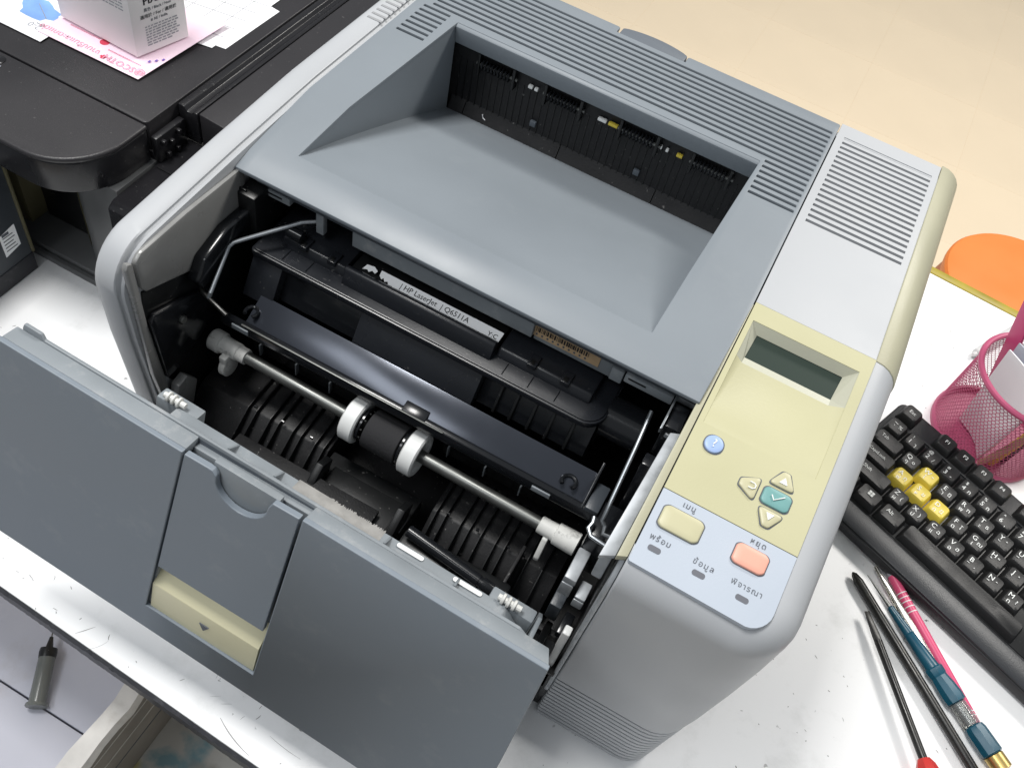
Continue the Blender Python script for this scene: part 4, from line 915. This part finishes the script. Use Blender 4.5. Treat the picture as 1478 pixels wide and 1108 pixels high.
# ---------------------------------------------------------------- papers and the ink box on the lid
def sheet(name, label, cat, corners, z, m_, lift=None, group=None):
    """thin sheet from four corners; lift raises points of the sheet"""
    n = 16; A, B, C_, D_ = [Vector((x, y, 0)) for x, y in corners]; g = []
    for i in range(n + 1):
        for j in range(n + 1):
            u, v = i / n, j / n
            p = (A * (1 - u) + B * u) * (1 - v) + (D_ * (1 - u) + C_ * u) * v
            g.append((p.x, p.y, z + (lift(u, v) if lift else 0)))
    mb = MB(); k = n + 1
    top = [(x, y, zz + 0.00025) for x, y, zz in g]
    mb.v = g + top; N_ = len(g)
    for i in range(n):
        for j in range(n):
            a, b, c, d = i * k + j, (i + 1) * k + j, (i + 1) * k + j + 1, i * k + j + 1
            mb.f.append((N_ + a, N_ + b, N_ + c, N_ + d)); mb.f.append((d, c, b, a))
    bd = [(i * k, (i + 1) * k) for i in range(n)] + [(n * k + j, n * k + j + 1) for j in range(n)] + [((i + 1) * k + n, i * k + n) for i in range(n)[::-1]] + [(j + 1, j) for j in range(n)[::-1]]
    for a, b in bd: mb.f.append((a, b, N_ + b, N_ + a))
    o = mb.build(name, m_, None)
    return tag(o, label, cat, group)
zs = ZT + 0.0006
form = sheet('printed_form', 'white ruled form sheet lying on the inkjet printer behind the ink box', 'paper', ((-0.2150, 0.250), (-0.1480, 0.262), (-0.1480, 0.40), (-0.2150, 0.39)), zs, 'paper')
slip = sheet('paper_slip', 'white slip sticking out from under the ruled form, nearest the laser printer', 'paper', ((-0.1780, 0.262), (-0.1400, 0.268), (-0.1390, 0.335), (-0.1780, 0.34)), zs - 0.0004, 'paper')
mb = MB()
for k in range(9):
    y = 0.268 + 0.014 * k
    mb.hexa([(-0.2100, y, zs + 0.0003), (-0.1500, y + 0.010, zs + 0.0003), (-0.1500, y + 0.0106, zs + 0.0003), (-0.2100, y + 0.0006, zs + 0.0003)], [(-0.2100, y, zs + 0.00038), (-0.1500, y + 0.010, zs + 0.00038), (-0.1500, y + 0.0106, zs + 0.00038), (-0.2100, y + 0.0006, zs + 0.00038)])
for x in (-0.195, -0.178, -0.162):
    mb.box((x, 0.266, zs + 0.0003), (x + 0.0005, 0.39, zs + 0.00036))
mb.build('form_rules', 'ink_light', form, smooth=False)
curl = lambda u, v: 0.010 * max(0, u - 0.7) ** 2 * 4 * v
fly = sheet('pink_flyer', 'pink and white advertising flyer under the ink box, its print upside down', 'flyer', ((-0.2520, 0.1960), (-0.1620, 0.1975), (-0.1540, 0.2900), (-0.2520, 0.2850)), zs + 0.0012, 'paper_pink', curl)
mapp = sheet('map_sheet', 'white sheet with blue splash drawing on the inkjet printer lid, left of ink box', 'paper', ((-0.3300, 0.1870), (-0.2420, 0.1880), (-0.2440, 0.2900), (-0.3300, 0.2900)), zs + 0.0006, 'paper')
# blue splash on the sheet
rb = random.Random(4); o = []
for k in range(22):
    a = 2 * math.pi * k / 22; r = 0.6 + 0.4 * rb.random()
    o.append((-0.2690 + 0.0240 * r * math.cos(a), 0.2170 + 0.0125 * r * math.sin(a)))
z_ = zs + 0.0009
bl = MB().loft([[(x, y, z_) for x, y in o], [(x, y, z_ + 0.0001) for x, y in o]]).build('splash', 'paper_blue', mapp, smooth=False)
mb = MB()
for (a, b), (c, d) in (((-0.275, 0.222), (-0.258, 0.211)), ((-0.292, 0.224), (-0.286, 0.220)), ((-0.250, 0.226), (-0.240, 0.221))):
    mb.tube([(a, b, z_ + 0.0002), (c, d, z_ + 0.0002)], 0.0003, 5)
for k in range(9):
    x, y = -0.29 + rb.random() * 0.045, rb.choice((0.1985, 0.203, 0.2335, 0.238))
    mb.box((x, y, z_), (x + 0.008, y + 0.0009, z_ + 0.0001))
mb.build('sheet_print', 'ink_light', mapp, smooth=False)
text('sheet_text', 'ย2-0', 0.008, (-0.2560, 0.2000, z_), (-1, 0.0, 0), (0, -1, 0), 'ink_light', mapp)
zf_ = zs + 0.0016
text('flyer_text', '@SCOTH', 0.0082, (-0.1790, 0.2030, zf_ + 0.0009), (-1, -0.01, 0), (0, -1, 0), 'ink_pink', fly)
text('flyer_text', 'งานปริ้นและตกแต่ง', 0.0070, (-0.2290, 0.2035, zf_), (-1, -0.01, 0), (0, -1, 0), 'ink_pink', fly)
mb = MB(); mb.box((-0.1995, 0.2010, zf_), (-0.1950, 0.2028, zf_ + 0.0001)); mb.box((-0.1982, 0.1997, zf_), (-0.1963, 0.2041, zf_ + 0.00013))
mb.build('flyer_cross', 'ink_red', fly, smooth=False)
MB().lathe((-0.2080, 0.2160, zf_ - 0.0001), (-0.2080, 0.2160, 1), [(0, 0.0036), (0.0002, 0.0036)], 24).build('flyer_roundel', 'ink_red', fly)
mb = MB()
for k, (y, x0, x1) in enumerate(((0.2100, -0.200, -0.170), (0.2160, -0.240, -0.214), (0.2210, -0.238, -0.212), (0.2260, -0.236, -0.214))):
    x = x0
    while x < x1:
        w = rb.uniform(0.0006, 0.0018); mb.box((x, y, zf_ + 0.0001), (x + w, y + 0.0012, zf_ + 0.0002)); x += w + 0.0006
mb.build('flyer_print', 'ink_pink', fly, smooth=False)
mb = MB(); mb.box((-0.2025, 0.2215, zf_), (-0.1985, 0.2218, zf_ + 0.0001)); mb.box((-0.2025, 0.2245, zf_), (-0.1985, 0.2248, zf_ + 0.0001)); mb.box((-0.2025, 0.2215, zf_), (-0.2022, 0.2248, zf_ + 0.0001)); mb.box((-0.1988, 0.2215, zf_), (-0.1985, 0.2248, zf_ + 0.0001))
mb.build('flyer_icon', 'ink_grey', fly, smooth=False)
mb = MB()
for k in range(3): mb.box((-0.1690 + 0.0030 * k, 0.2160 + 0.004 * k, zf_ + 0.0012), (-0.1675 + 0.0030 * k, 0.2185 + 0.004 * k, zf_ + 0.0013))
mb.build('flyer_print', 'ink_violet', fly, smooth=False)

# ink box
bx0, by0 = -0.1768, 0.2150
IB = thing('ink_box', 'upright white ink cartridge box printed with small text, standing on the flyer', 'box', (bx0, by0, zs + 0.0016))
e1 = Vector((-0.0735, 0.0030, 0)); e2 = Vector((0.0105, 0.0440, 0)); zb0 = zs + 0.0032
B0 = Vector((bx0, by0, zb0)); H = Vector((0, 0, 0.105))
cs = [B0, B0 + e2, B0 + e1 + e2, B0 + e1]
MB().hexa(cs, [c + H for c in cs]).build('carton', 'carton', IB, bevel=0.0008)
n1 = Vector((e2.y, -e2.x, 0)).normalized(); n2 = Vector((-e1.y, e1.x, 0)).normalized() * 1
if n2.y > 0: n2 = -n2
d2 = e2.normalized(); d1 = -e1.normalized()
fp = lambda s, h, k=0.00012: B0 + e2 * s + Vector((0, 0, h)) + n1 * k
text('box_name', 'PIXMA', 0.0078, fp(0.50, 0.0405), d2, (0, 0, 1), 'ink', IB, bold=0.0002)
text('box_text', '黑色 / Black / Noir', 0.0030, fp(0.50, 0.0338), d2, (0, 0, 1), 'ink_grey', IB)
text('box_text', '適用於 / For / 適用於', 0.0034, fp(0.50, 0.0290), d2, (0, 0, 1), 'ink', IB)
text('box_text', '# AE / India', 0.0030, fp(0.50, 0.0252), d2, (0, 0, 1), 'ink_grey', IB)
mb = MB()
for k in range(8):
    s = 0.22
    while s < (0.80 if k < 7 else 0.6):
        w = rb.uniform(0.03, 0.09); h = 0.0205 - 0.0021 * k
        a, b = fp(s, h), fp(s + w, h); mb.hexa([a, b, b + n1 * 0.0001, a + n1 * 0.0001], [a + Vector((0, 0, 0.0009)), b + Vector((0, 0, 0.0009)), b + Vector((0, 0, 0.0009)) + n1 * 0.0001, a + Vector((0, 0, 0.0009)) + n1 * 0.0001]); s += w + 0.02
mb.build('box_print', 'ink_light', IB, smooth=False)
fq = lambda s, h, k=0.00012: B0 + e1 * s + Vector((0, 0, h)) + n2 * k
mb = MB()
for k in range(6):
    s = 0.08
    while s < 0.80:
        w = rb.uniform(0.02, 0.07); h = 0.0480 - 0.0026 * k
        a, b = fq(s, h), fq(s + w, h); u3 = Vector((0, 0, 0.0009)); mb.hexa([a, b, b + n2 * 0.0001, a + n2 * 0.0001], [a + u3, b + u3, b + u3 + n2 * 0.0001, a + u3 + n2 * 0.0001]); s += w + 0.012
mb.build('box_print', 'ink_light', IB, smooth=False)
# ---------------------------------------------------------------- keyboard
PT = 0.017691
KB = thing('keyboard', 'black computer keyboard with four yellow keys, right of the laser printer', 'keyboard', (0.47169, 0.32146, 0.0062), (0.0731, 0.0, -0.38126))
KL = dict(local=True)
cs = rounded(-2.22 * PT, -4.78 * PT, 20.2 * PT, 2.86 * PT, (0.006, 0.006, 0.007, 0.007), 5)
MB().loft([[(x, y, z) for x, y in cs] for z in (0.0025, 0.0130)]).build('case', 'kb', KB, 0.0018, **KL)
box('key_well', (-2.02 * PT, -3.52 * PT, 0.0128), (13.2 * PT, 1.55 * PT, 0.0136), 'black', KB, 0.0004, **KL)
box('wrist_strip', (-2.15 * PT, -4.70 * PT, 0.0126), (20.1 * PT, -3.66 * PT, 0.0152), 'kb_strip', KB, 0.0012, **KL)
box('rear_bezel', (-0.85 * PT, 1.66 * PT, 0.0128), (13.2 * PT, 1.80 * PT, 0.0144), 'kb', KB, 0.0008, **KL)
key_mesh = {}
def key_geo(w, m_, tall=0.0):
    k = (round(w, 2), m_)
    if k in key_mesh: return key_mesh[k]
    hw, hh = w * PT / 2 - 0.0004, PT / 2 - 0.0004
    tx, ty0, ty1 = hw - 0.0021, -hh + 0.0027, hh - 0.0013
    rings = []
    for t, e in ((0.0, 0), (0.55, 0.5), (0.93, 0.92), (1.0, 1.1)):
        z = 0.0138 + (0.0064 + tall) * t
        rings.append([(x, y, z) for x, y in rounded(-hw + (hw - tx) * e, -hh + (ty0 + hh) * e, hw - (hw - tx) * e, hh - (hh - ty1) * e, (0.0012 + 0.001 * e,) * 4, 3)])
    last = [(x * 0.6, y * 0.6 + 0.0004, z - 0.0005) for x, y, z in rings[-1]]
    o = MB().loft(rings + [last]).build('key', m_, None, local=True, ang=42)
    key_mesh[k] = o.data; bpy.data.objects.remove(o)
    return key_mesh[k]
KT = 0.0138 + 0.0064
def key(a, b, w=1.0, leg=(), m_='key', tall=0.0):
    o = bpy.data.objects.new('key', key_geo(w, m_, tall)); COL.objects.link(o); o.parent = KB
    cx = a + (w - 1) / 2
    o.location = (cx * PT, b * PT, 0)
    for s_, dx_, dy_, sz in leg:
        t = text('legend', s_, sz, (dx_, dy_, KT + tall - 0.00005), (1, 0, 0), (0, 1, 0), 'ink_white', None, depth=0.0001, local=True)
        t.parent = o
    return o
BIG, SM = 0.0060, 0.0052
def lk(a, b, c, t1='', t2='', **k):
    lg = [(c, -0.0030, 0.0028, BIG)]
    if t1: lg.append((t1, 0.0026, 0.0004, SM))
    if t2: lg.append((t2, -0.0024, -0.0030, SM))
    key(a, b, 1.0, lg, **k)
Y = dict(m_='key_yellow')
for i, (c, u, l) in enumerate(zip('QWERTYUIOP', ('๐', '"', 'ฎ', 'ฑ', 'ธ', 'ํ', '๊', 'ณ', 'ฯ', 'ญ'), ('ๆ', 'ไ', 'ำ', 'พ', 'ะ', 'ั', 'ี', 'ร', 'น', 'ย'))):
    lk(i, 0, c, u, l, **(Y if c == 'W' else {}))
for i, (c, u, l) in enumerate(zip('ASDFGHJKL', ('ฤ', 'ฆ', 'ฏ', 'โ', 'ฌ', '็', '๋', 'ษ', 'ศ'), ('ฟ', 'ห', 'ก', 'ด', 'เ', '้', '่', 'า', 'ส'))):
    lk(0.25 + i, -1, c, u, l, **(Y if c in 'ASD' else {}))
for i, (c, u, l) in enumerate(zip('ZXCVBNM', ('(', ')', 'ฉ', 'ฮ', 'ฺ', '์', '?'), ('ผ', 'ป', 'แ', 'อ', 'ิ', 'ื', 'ท'))):
    lk(0.75 + i, -2, c, u, l)
for i, (c, sft, th) in enumerate(zip('1234567890', '!@#$%^&*()', ('ๅ', '/', '-', 'ภ', 'ถ', 'ุ', 'ึ', 'ค', 'ต', 'จ'))):
    key(-0.5 + i, 1, 1.0, [(sft, -0.0030, 0.0034, 0.0042), (c, -0.0030, -0.0022, BIG), (th, 0.0024, -0.0026, SM)])
key(-1.5, 1, 1.0, [('~', -0.0026, 0.0030, BIG), ('%', 0.0026, 0.0010, SM), ('`', -0.0026, -0.0020, BIG)])
key(-1.5, 0, 1.5, [('Tab', -0.0050, 0.0022, 0.0044)])
key(-1.5, -1, 1.75, [('CapsLock', -0.0020, 0.0018, 0.0040)])
key(-1.5, -2, 2.25, [('⇧ Shift', -0.0060, 0.0018, 0.0046)])
key(-1.5, -3, 1.25, [('Ctrl', -0.0030, 0.0018, 0.0044)])
o = key(-0.25, -3, 1.25)
mbw = MB()
for x in (-0.0022, 0.0003):
    for y in (0.0002, 0.0026): mbw.box((x, y, KT - 0.0003), (x + 0.0021, y + 0.0020, KT + 0.00005))
w_ = mbw.build('legend', 'ink_white', None, local=True, smooth=False); w_.parent = o
key(1.0, -3, 1.25, [('Alt', -0.0030, 0.0018, 0.0050)])
key(2.3, -3, 6.0)
key(-1.5, 2.22, 1.0, [('Esc', 0, 0.0010, 0.0046)])
for i in range(8):
    key(0.5 + i + (0.5 if i > 3 else 0), 2.22, 1.0, [('F%d' % (i + 1), 0, 0.0012, 0.0046)])
# ---------------------------------------------------------------- mesh pen cup and what stands in it
CX, CY, CR, CH = 0.5330, 0.4120, 0.0475, 0.0780
PC = thing('pen_cup', 'round magenta wire mesh pen cup standing behind the keyboard', 'pen cup', (CX, CY, 0.0))
MB().tube([(CX + (CR + 0.0005) * math.cos(2 * math.pi * k / 56), CY + (CR + 0.0005) * math.sin(2 * math.pi * k / 56), CH) for k in range(57)], 0.0026, 10).build('rim', 'magenta', PC)
MB().lathe((CX, CY, 0), (CX, CY, 1), [(0, CR + 0.001), (0.0045, CR + 0.0016), (0.007, CR + 0.0004), (0.007, CR - 0.002), (0.0015, CR - 0.003), (0.0015, 0)], 56).build('base', 'magenta', PC)
# hexagonal wire lattice
mb = MB(); NC = 84; dz = 0.0036 * 0.78
rowsn = int((CH - 0.007) / dz) + 1
pt = lambda c, z: (CX + CR * math.cos(2 * math.pi * c / NC), CY + CR * math.sin(2 * math.pi * c / NC), min(CH, max(0.006, z)))
w = 0.00036
def strut(c0, z0, c1, z1):
    p, q = Vector(pt(c0, z0)), Vector(pt(c1, z1)); n = Vector((p.x + q.x - 2 * CX, p.y + q.y - 2 * CY, 0)).normalized()
    t = (q - p)
    if t.length < 1e-5: return
    s_ = t.normalized().cross(n) * w; n2 = n * w * 0.8
    mb.add([p + s_, p + n2, p - s_, p - n2, q + s_, q + n2, q - s_, q - n2], [(0, 1, 5, 4), (1, 2, 6, 5), (2, 3, 7, 6), (3, 0, 4, 7)])
for r in range(rowsn):
    z = 0.006 + r * dz; off = 0.5 * (r % 2)
    for c in range(NC):
        strut(c + off, z, c + off, z + dz * 0.5)
        strut(c + off, z + dz * 0.5, c + off + 0.5, z + dz)
        strut(c + off, z + dz * 0.5, c + off - 0.5, z + dz)
mb.build('mesh_wall', 'magenta', PC, smooth=False, kind='stuff')

# folded papers in the cup
for k, lbl in enumerate(('front white folded paper standing in the mesh pen cup', 'white folded paper just behind the front one in the pen cup', 'white folded paper deepest in the mesh pen cup, next to the ruler')):
    o = Vector((0.0045 * k, 0.0060 * k, 0))
    g = []
    for i in range(13):
        t = i / 12; bend = 0.004 * math.sin(math.pi * t * (1 + k * 0.3))
        lo_ = Vector((0.5080 + 0.022 * t, 0.4120 - 0.034 * t, 0.0040)) + Vector((bend, bend * 0.6, 0)) + o
        hi_ = Vector((0.4975 + 0.030 * t, 0.4100 - 0.046 * t, 0.0960 + 0.006 * k + 0.004 * t)) + Vector((bend, bend * 0.6, 0)) + o * 0.8
        n_ = Vector((0.0010, 0.0007, 0)) * (1 + 1.2 * (t > 0.5))
        g.append([lo_, hi_, hi_ + n_, lo_ + n_])
    p = MB().loft(g).build('folded_paper', 'paper_lilac' if k == 1 else 'paper', None, ang=25)
    tag(p, lbl, 'paper', 'folded papers in the pen cup')
r_ = MB().hexa([(0.5180, 0.4300, 0.004), (0.5270, 0.4180, 0.004), (0.5290, 0.4195, 0.004), (0.5200, 0.4315, 0.004)], [(0.4750, 0.4330, 0.172), (0.4850, 0.4200, 0.172), (0.4870, 0.4215, 0.172), (0.4770, 0.4345, 0.172)])
ru = tag(r_.build('ruler', 'magenta_pen', None, bevel=0.0005), 'flat magenta ruler standing tall in the mesh pen cup', 'ruler')
pn = thing('pencil', 'yellow pencil leaning inside the mesh pen cup, right of the folded papers', 'pencil', (CX + 0.010, CY - 0.030, 0.004))
a, b = Vector((CX + 0.008, CY - 0.032, 0.004)), Vector((CX + 0.037, CY - 0.006, 0.150))
MB().tube([a, b], 0.0036, 6).build('shaft', 'pencil_yellow', pn, smooth=False)
MB().tube([b, b + (b - a).normalized() * 0.010], [0.0034, 0.0008], 12).build('tip', 'felt', pn)
pn2 = thing('ball_pen', 'black ball pen standing in the mesh pen cup beside the yellow pencil', 'pen', (CX + 0.02, CY - 0.02, 0.004))
a, b = Vector((CX + 0.016, CY - 0.024, 0.004)), Vector((CX + 0.038, CY + 0.006, 0.148))
MB().tube([a, b], 0.0040, 14).build('barrel', 'black_gloss', pn2)
MB().tube([b, b + (b - a).normalized() * 0.006], 0.0025, 12).build('button', 'steel', pn2)
pn3 = thing('wooden_pencil', 'thin pale wooden pencil seen through the mesh of the pen cup', 'pencil', (CX, CY - 0.036, 0.004))
a, b = Vector((CX + 0.000, CY - 0.038, 0.004)), Vector((CX + 0.022, CY - 0.030, 0.078))
MB().tube([a, b], 0.0028, 6).build('shaft', 'tan_label', pn3, smooth=False)
MB().tube([b, b + (b - a).normalized() * 0.006], [0.0028, 0.0005], 8).build('tip', 'ink', pn3)
# white pen lying on the desk behind the cup
wp = thing('white_pen', 'slim white pen lying on the desk behind the mesh pen cup', 'pen', (0.5130, 0.5050, 0.0045))
a, b = Vector((0.5085, 0.4990, 0.0046)), Vector((0.5620, 0.6000, 0.0046))
dd = (b - a).normalized()
MB().lathe(a, b, [(0, 0.0030), (0.0012, 0.0042), (0.030, 0.0045), (0.112, 0.0045)], 20).build('barrel', 'pen_white', wp)
MB().lathe(a - dd * 0.0040, b, [(0, 0.0018), (0.0040, 0.0026)], 14).build('nib', 'pen_white', wp)
# note pad behind the keyboard
np_ = thing('note_pad', 'yellow pad of notes behind the keyboard, right of the mesh pen cup', 'note pad', (0.625, 0.365, 0.0))
mt = Matrix.Translation((0.628, 0.366, 0)) @ Matrix.Rotation(R(-22), 4, 'Z')
MB().box((-0.038, -0.026, 0.0), (0.038, 0.026, 0.012), mt).build('sheets', 'pad_yellow', np_, 0.0008)
MB().box((-0.0375, -0.0255, 0.0121), (0.0375, 0.0255, 0.0124), mt).build('top_sheet', 'btn_cream', np_, 0)

# ---------------------------------------------------------------- hand tools on the desk
def v3(x, y, z): return Vector((x, y, z))
# flat-blade screwdriver
fs = thing('screwdriver', 'flat-blade screwdriver with dark shaft and red handle, nearest the laser printer', 'screwdriver', (0.505, 0.145, 0.0))
a, b = v3(0.4760, 0.1845, 0.0075), v3(0.5360, 0.0985, 0.0105)
d = (b - a).normalized(); s_ = d.cross(v3(0, 0, 1)).normalized()
mb = MB()
rings = []
for t, hw, hh in ((0, 0.0018, 0.0005), (0.008, 0.0021, 0.0010), (0.018, 0.0022, 0.0019), (0.026, 0.0021, 0.0021)):
    c = a + d * t; rings.append([c + s_ * hw + v3(0, 0, hh), c - s_ * hw + v3(0, 0, hh), c - s_ * hw - v3(0, 0, hh), c + s_ * hw - v3(0, 0, hh)])
mb.loft(rings).build('blade', 'tool_black', fs, bevel=0.0003)
MB().tube([a + d * 0.022, b + d * 0.004], 0.0029, 14).build('shaft', 'tool_black', fs)
MB().lathe(b - d * 0.001, b + d, [(0, 0.0042), (0.004, 0.0064), (0.010, 0.0078), (0.020, 0.0090), (0.090, 0.0100), (0.100, 0.008)], 8).build('handle', 'tool_red', fs, ang=20)
# long cross-head driver
ps = thing('screwdriver', 'long cross-head screwdriver with plain black shaft, lying against the teal tool', 'screwdriver', (0.51, 0.165, 0.0))
a, b = v3(0.4595, 0.2120, 0.0045), v3(0.5760, 0.1080, 0.0060)
d = (b - a).normalized()
MB().lathe(a, b, [(0, 0.0006), (0.0015, 0.0018), (0.005, 0.0028), (0.008, 0.0036), ((b - a).length, 0.0036)], 16).build('shaft', 'tool_black', ps)
u = d.orthogonal().normalized(); w_ = d.cross(u); mb = MB()
for k in range(4):
    q = u * math.cos(k * math.pi / 2 + 0.6) + w_ * math.sin(k * math.pi / 2 + 0.6); q2 = d.cross(q)
    mb.add([a + q2 * 0.0004, a - q2 * 0.0004, a + d * 0.008 - q2 * 0.0007 + q * 0.0037, a + d * 0.008 + q2 * 0.0007 + q * 0.0037, a + d * 0.002 + q2 * 0.0004 + q * 0.0024, a + d * 0.002 - q2 * 0.0004 + q * 0.0024], [(0, 1, 5, 4), (4, 5, 2, 3), (0, 4, 3), (1, 2, 5)])
mb.build('cross_tip', 'tool_black', ps)
MB().lathe(b, b + d, [(0, 0.006), (0.006, 0.010), (0.09, 0.012)], 12).build('handle', 'tool_black', ps)
# teal tool: needle, tapered nose, bulb, clear section, grip, brass collar
tt = thing('precision_driver', 'teal hand tool with needle nose, clear window and brass collar', 'hand tool', (0.53, 0.17, 0.0))
a, b = v3(0.4700, 0.2150, 0.0060), v3(0.5870, 0.1235, 0.0085)
d = (b - a).normalized()
P_ = lambda t: a + d * t
MB().lathe(P_(0), b, [(0, 0.0003), (0.012, 0.0009), (0.028, 0.0015)], 12).build('needle', 'steel', tt)
MB().lathe(P_(0.027), b, [(0, 0.0018), (0.001, 0.0026), (0.022, 0.0038), (0.0225, 0.0045), (0.0235, 0.0040), (0.046, 0.0052), (0.050, 0.0056)], 22).build('nose', 'tool_teal', tt)
MB().lathe(P_(0.076), b, [(0, 0.0062), (0.001, 0.0068), (0.0055, 0.0066), (0.007, 0.0060), (0.014, 0.0070), (0.022, 0.0076), (0.026, 0.0072), (0.027, 0.0050)], 10).build('bulb', 'tool_teal', tt, ang=25)
MB().lathe(P_(0.1025), b, [(0, 0.0048), (0.001, 0.0058), (0.016, 0.0058), (0.017, 0.0048)], 20).build('window', 'tool_clear', tt)
MB().tube([P_(0.103), P_(0.118)], 0.0025, 10).build('core', 'steel', tt)
MB().lathe(P_(0.1190), b, [(0, 0.0050), (0.001, 0.0066), (0.004, 0.0074), (0.020, 0.0076), (0.021, 0.0066)], 10).build('grip', 'tool_teal', tt, ang=25)
MB().lathe(P_(0.1400), b, [(0, 0.0058), (0.0005, 0.0068), (0.010, 0.0068), (0.011, 0.005)], 28).build('collar', 'brass', tt)
MB().lathe(P_(0.1510), b, [(0, 0.0045), (0.03, 0.0045)], 16).build('tail', 'tool_clear', tt)
# tweezers
tw = thing('tweezers', 'slim silver tweezers lying between the teal tool and the pink pencil', 'tweezers', (0.52, 0.19, 0.0))
for s1, z in ((-1, 0.0040), (1, 0.0062)):
    mb = MB(); rings = []
    for t, hw, off in ((0, 0.0006, 0.0), (0.02, 0.0016, 0.0), (0.05, 0.0030, 0.0010), (0.09, 0.0036, 0.0006), (0.13, 0.0032, 0.0)):
        c = v3(0.4738, 0.2262, z) + v3(0.720, -0.694, 0) * t; sd_ = v3(0.694, 0.720, 0)
        c = c + sd_ * (s1 * off * 0.6); zz = v3(0, 0, 0.0005 + s1 * 0.0)
        rings.append([c + sd_ * hw + zz, c - sd_ * hw + zz, c - sd_ * hw - zz, c + sd_ * hw - zz])
    mb.loft(rings).build('arm', 'tool_silver', tw, bevel=0.0002)
# pink pencil
pk = thing('pink_pencil', 'bright pink mechanical pencil with white bands, beside the keyboard front edge', 'pencil', (0.53, 0.19, 0.0))
a, b = v3(0.4792, 0.2338, 0.0050), v3(0.5905, 0.1218, 0.0050)
d = (b - a).normalized()
MB().lathe(a - d * 0.001, b, [(-0.002, 0.0016), (0, 0.0023), (0.004, 0.0024)], 12).build('eraser', 'ink_red', pk)
MB().lathe(a + d * 0.003, b, [(0, 0.0022), (0.0005, 0.0025), (0.009, 0.0030), (0.0095, 0.0026)], 16).build('ferrule', 'ink_light', pk)
MB().lathe(a + d * 0.012, b, [(0, 0.0032), (0.002, 0.0036), (0.02, 0.0038), (0.16, 0.0038), (0.162, 0.003)], 20).build('barrel', 'pink_pen', pk)
for t in (0.026, 0.0295, 0.033, 0.037, 0.041, 0.116, 0.119, 0.126, 0.130):
    MB().lathe(a + d * t, b, [(0, 0.00382), (0.0001, 0.00392), (0.0006, 0.00392), (0.0007, 0.00382)], 20).build('band', 'ink_white', pk)
box('pocket_clip', (0.5490, 0.1608, 0.0088), (0.5520, 0.1616, 0.0092), 'ink_violet', pk, 0.0002)
# ---------------------------------------------------------------- things below the front edge of the desk
sy = thing('syringe', 'smoky syringe with dark cap and thin needle lying on the lilac shelf', 'syringe', (-0.06, -0.11, -0.2))
a, b = Vector((-0.0473, -0.1315, -0.1930)), Vector((-0.0671, -0.0979, -0.1900))
d = (b - a).normalized(); L0 = (b - a).length
MB().lathe(a, b, [(0, 0.0080), (0.001, 0.0086), (0.003, 0.0080), (0.0032, 0.0066), (L0, 0.0064)], 22).build('barrel', 'syringe', sy)
MB().lathe(b - d * 0.0005, b + d, [(0, 0.0066), (0.004, 0.0070), (0.0075, 0.0066), (0.008, 0.003), (0.017, 0.0014)], 22).build('cap', 'black', sy)
MB().tube([b + d * 0.015, b + d * 0.052], 0.0006, 8).build('needle', 'steel', sy)
# open carton
cb = thing('carton_box', 'worn open white carton under the desk edge, stained inside with blue and yellow', 'carton', (0.16, -0.2, -0.2285))
mb = MB(); rb = random.Random(9)
rows = []
for k in range(26):
    y = -0.36 + 0.345 * k / 25
    w = rb.uniform(-0.0012, 0.0012); w2 = rb.uniform(-0.0015, 0.0015); z = -0.0985 + rb.uniform(-0.001, 0.001)
    rows.append([(0.0300 + w2 * 0.4, y, -0.2280), (0.0300 + w2, y, z - 0.004), (0.0312 + w2, y, z), (0.0450 + w, y, z - 0.0004 + rb.uniform(-0.0008, 0.0008)), (0.0475 + w, y, z - 0.0075), (0.0455 + w, y, z - 0.0085), (0.0345, y, z - 0.005), (0.0345, y, -0.2280)])
mb.loft(rows).build('left_wall', 'worn_carton', cb, ang=50)
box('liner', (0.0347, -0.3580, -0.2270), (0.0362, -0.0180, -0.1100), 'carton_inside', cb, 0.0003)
box('bottom', (0.0300, -0.36, -0.2300), (0.3800, -0.0150, -0.2272), 'stain', cb, 0.0005)
box('right_wall', (0.3760, -0.36, -0.2270), (0.3800, -0.0150, -0.1000), 'worn_carton', cb, 0.001)
box('front_wall', (0.0365, -0.36, -0.2270), (0.3755, -0.3560, -0.1000), 'worn_carton', cb, 0.001)
box('rear_wall', (0.0365, -0.0190, -0.2270), (0.3755, -0.0150, -0.1000), 'worn_carton', cb, 0.001)
for k in range(3):
    box('wall_flute', (0.0362, -0.300 + 0.004 * k, -0.1900 + 0.022 * k), (0.0366, -0.060, -0.1890 + 0.022 * k), 'ink_grey' if k == 0 else 'worn_carton', cb, 0)
tc = thing('card_offcut', 'tan cardboard offcut at the left end of the lilac shelf', 'cardboard', (-0.15, -0.075, -0.2))
MB().loft([[(x, y, z) for x, y in ((-0.20, -0.070), (-0.135, -0.072), (-0.118, -0.062), (-0.145, -0.045), (-0.20, -0.040))] for z in (-0.1998, -0.1960)]).build('card', 'tan_label', tc, bevel=0.0005)
box('black_tape', (-0.1380, -0.0660, -0.1958), (-0.1150, -0.0600, -0.1950), 'black', tc, 0.0002)
# cabinet carrying the shelf and the carton
cab = thing('drawer_cabinet', 'plain pale cabinet standing below the shelf and the carton', 'cabinet', (-0.05, -0.2, -0.75))
box('body', (-0.5, -0.40, -0.75), (0.40, 0.02, -0.2305), 'paper_lilac', cab, 0.002)
box('shelf_support', (-0.5, -0.40, -0.2303), (0.0285, 0.02, -0.2127), 'paper_lilac', cab, 0.001)
for o in bpy.data.objects:
    if o.get('kind') is None and o.parent is None and o.type == 'MESH' and not o.get('label'):
        print('UNTAGGED', o.name)
